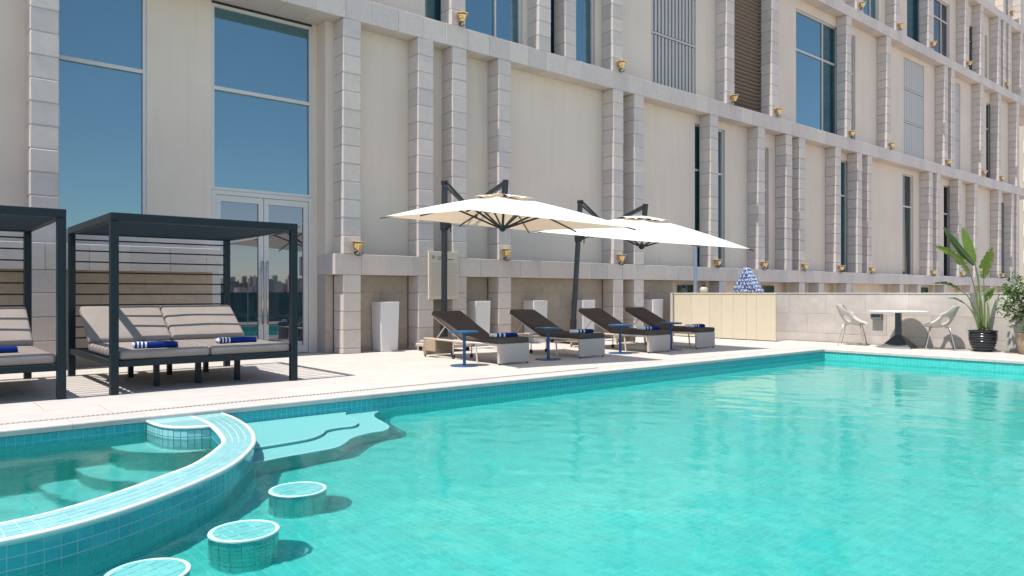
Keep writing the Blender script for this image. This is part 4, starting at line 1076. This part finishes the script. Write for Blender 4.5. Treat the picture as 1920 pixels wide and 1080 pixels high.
bigleaf(S((1849, 616), (1843, 570), (1836, 525)), S((1827, 497), (1800, 472), (1775, 447), (1755, 428)), .085, 'banana_leaf_dark', -.35, .9, .12, .3)
bigleaf(S((1846, 617), (1838, 570), (1828, 530)), S((1818, 512), (1795, 488), (1770, 472), (1742, 462)), .075, 'banana_leaf', -.30, .5, .3, .5)
bigleaf(S((1850, 616), (1848, 570), (1843, 520)), S((1838, 491), (1832, 470), (1827, 448), (1821, 424)), .105, 'banana_leaf', .15, .35, .08, .1)
bigleaf(S((1852, 617), (1852, 575), (1850, 540)), S((1848, 522), (1851, 505), (1855, 487), (1858, 463)), .15, 'banana_leaf', -.15, .35, .25, -.25)
bigleaf(S((1845, 618), (1835, 585), (1818, 555)), S((1802, 545), (1785, 537), (1765, 532), (1742, 532)), .05, 'banana_leaf_dark', -.25, .8, .3, .9)
bigleaf(S((1844, 619), (1834, 595), (1822, 578)), S((1812, 570), (1800, 564), (1788, 560), (1772, 559)), .025, 'dry_leaf', -.2, .9, .3, .6)
bigleaf(S((1856, 618), (1859, 595), (1860, 572)), S((1856, 563), (1864, 555), (1871, 546), (1879, 539)), .075, 'banana_leaf', .1, .3, .1, .2)
bigleaf(S((1858, 618), (1861, 606), (1864, 598)), S((1865, 596), (1866, 593), (1867, 590), (1868, 587)), .008, 'leaf_stem', .05, .3, 0, 0)
bigleaf(S((1842, 619), (1838, 606), (1835, 597)), S((1834, 594), (1833, 590), (1832, 586), (1832, 582)), .010, 'leaf_stem', -.05, .3, 0, 0)
for k in range(7):
    a = random.uniform(-.09, .09); MB().tube([pp(a, .34, random.uniform(-.05, .05)), pp(a*1.5, .62+random.uniform(0, .2)), pp(a*2.0, .95+random.uniform(0, .35), a)], [.02, .016, .007], 6).build('leaf_stem', 'leaf_stem', pt, smooth=True)

fp = thing('potted_ficus', 'leafy green shrub in a woven pot cut by the right edge', 'plant', (15.62, 4.13, 0))
autosmooth(MB().lathe([(.0001, .003), (.17, .003), (.2, .06), (.225, .22), (.22, .34), (.235, .36), (.235, .38), (.2, .38), (.19, .33), (.0001, .33)], 28).build('pot', 'wicker', fp), 60)
MB().lathe([(.191, .31), (.1, .335), (.0001, .34)], 20).build('soil', 'soil', fp)
tr = MB().tube([(0, 0, .3), (.02, .01, .7), (-.01, .03, 1.05)], [.026, .022, .016], 8); tips = []
for k in range(26):
    a = random.uniform(0, 2*pi); z0 = random.uniform(.55, 1.05); L = random.uniform(.25, .52); e = Vector((cos(a)*L, sin(a)*L, z0+random.uniform(-.22, .68)))
    mid = Vector((cos(a)*L*.5, sin(a)*L*.5, (z0+e.z)/2+.06)); tr.tube([(0, 0, z0), mid, e], [.010, .007, .003], 5); tips += [mid.lerp(e, f) for f in (.0, .25, .5, .75, 1)]
tr.build('trunk', 'bark', fp, smooth=True)
lm = MB()
for tp in tips:
    for k in range(random.choice([3, 8, 14, 18])):
        c = tp+Vector((random.gauss(0, .06), random.gauss(0, .06), random.gauss(0, .06))); d_ = Vector((random.uniform(-1, 1), random.uniform(-1, 1), random.uniform(-.9, .35))).normalized()
        s = d_.cross(Vector((0, 0, 1))).normalized(); L = random.uniform(.055, .10); wv = L*.3; u = s.cross(d_)*L*.12
        lm.add([c, c+d_*L*.4+s*wv+u, c+d_*L, c+d_*L*.4-s*wv+u, c+d_*L*.45], [(0, 1, 4), (1, 2, 4), (2, 3, 4), (3, 0, 4)])
lm.build('foliage', 'ficus_leaf', fp)

# everything in or round the pool receives the sunlight refracted by the water
wet = {'pool_basin', 'spa_wall', 'pool_stool', 'spa_step', 'pool_shelf', 'pool_step'}
for o in bpy.data.objects:
    if o.type == 'MESH':
        q = o
        while q.parent: q = q.parent
        if q.name.split('.')[0] in wet: o.cycles.is_caustics_receiver = True
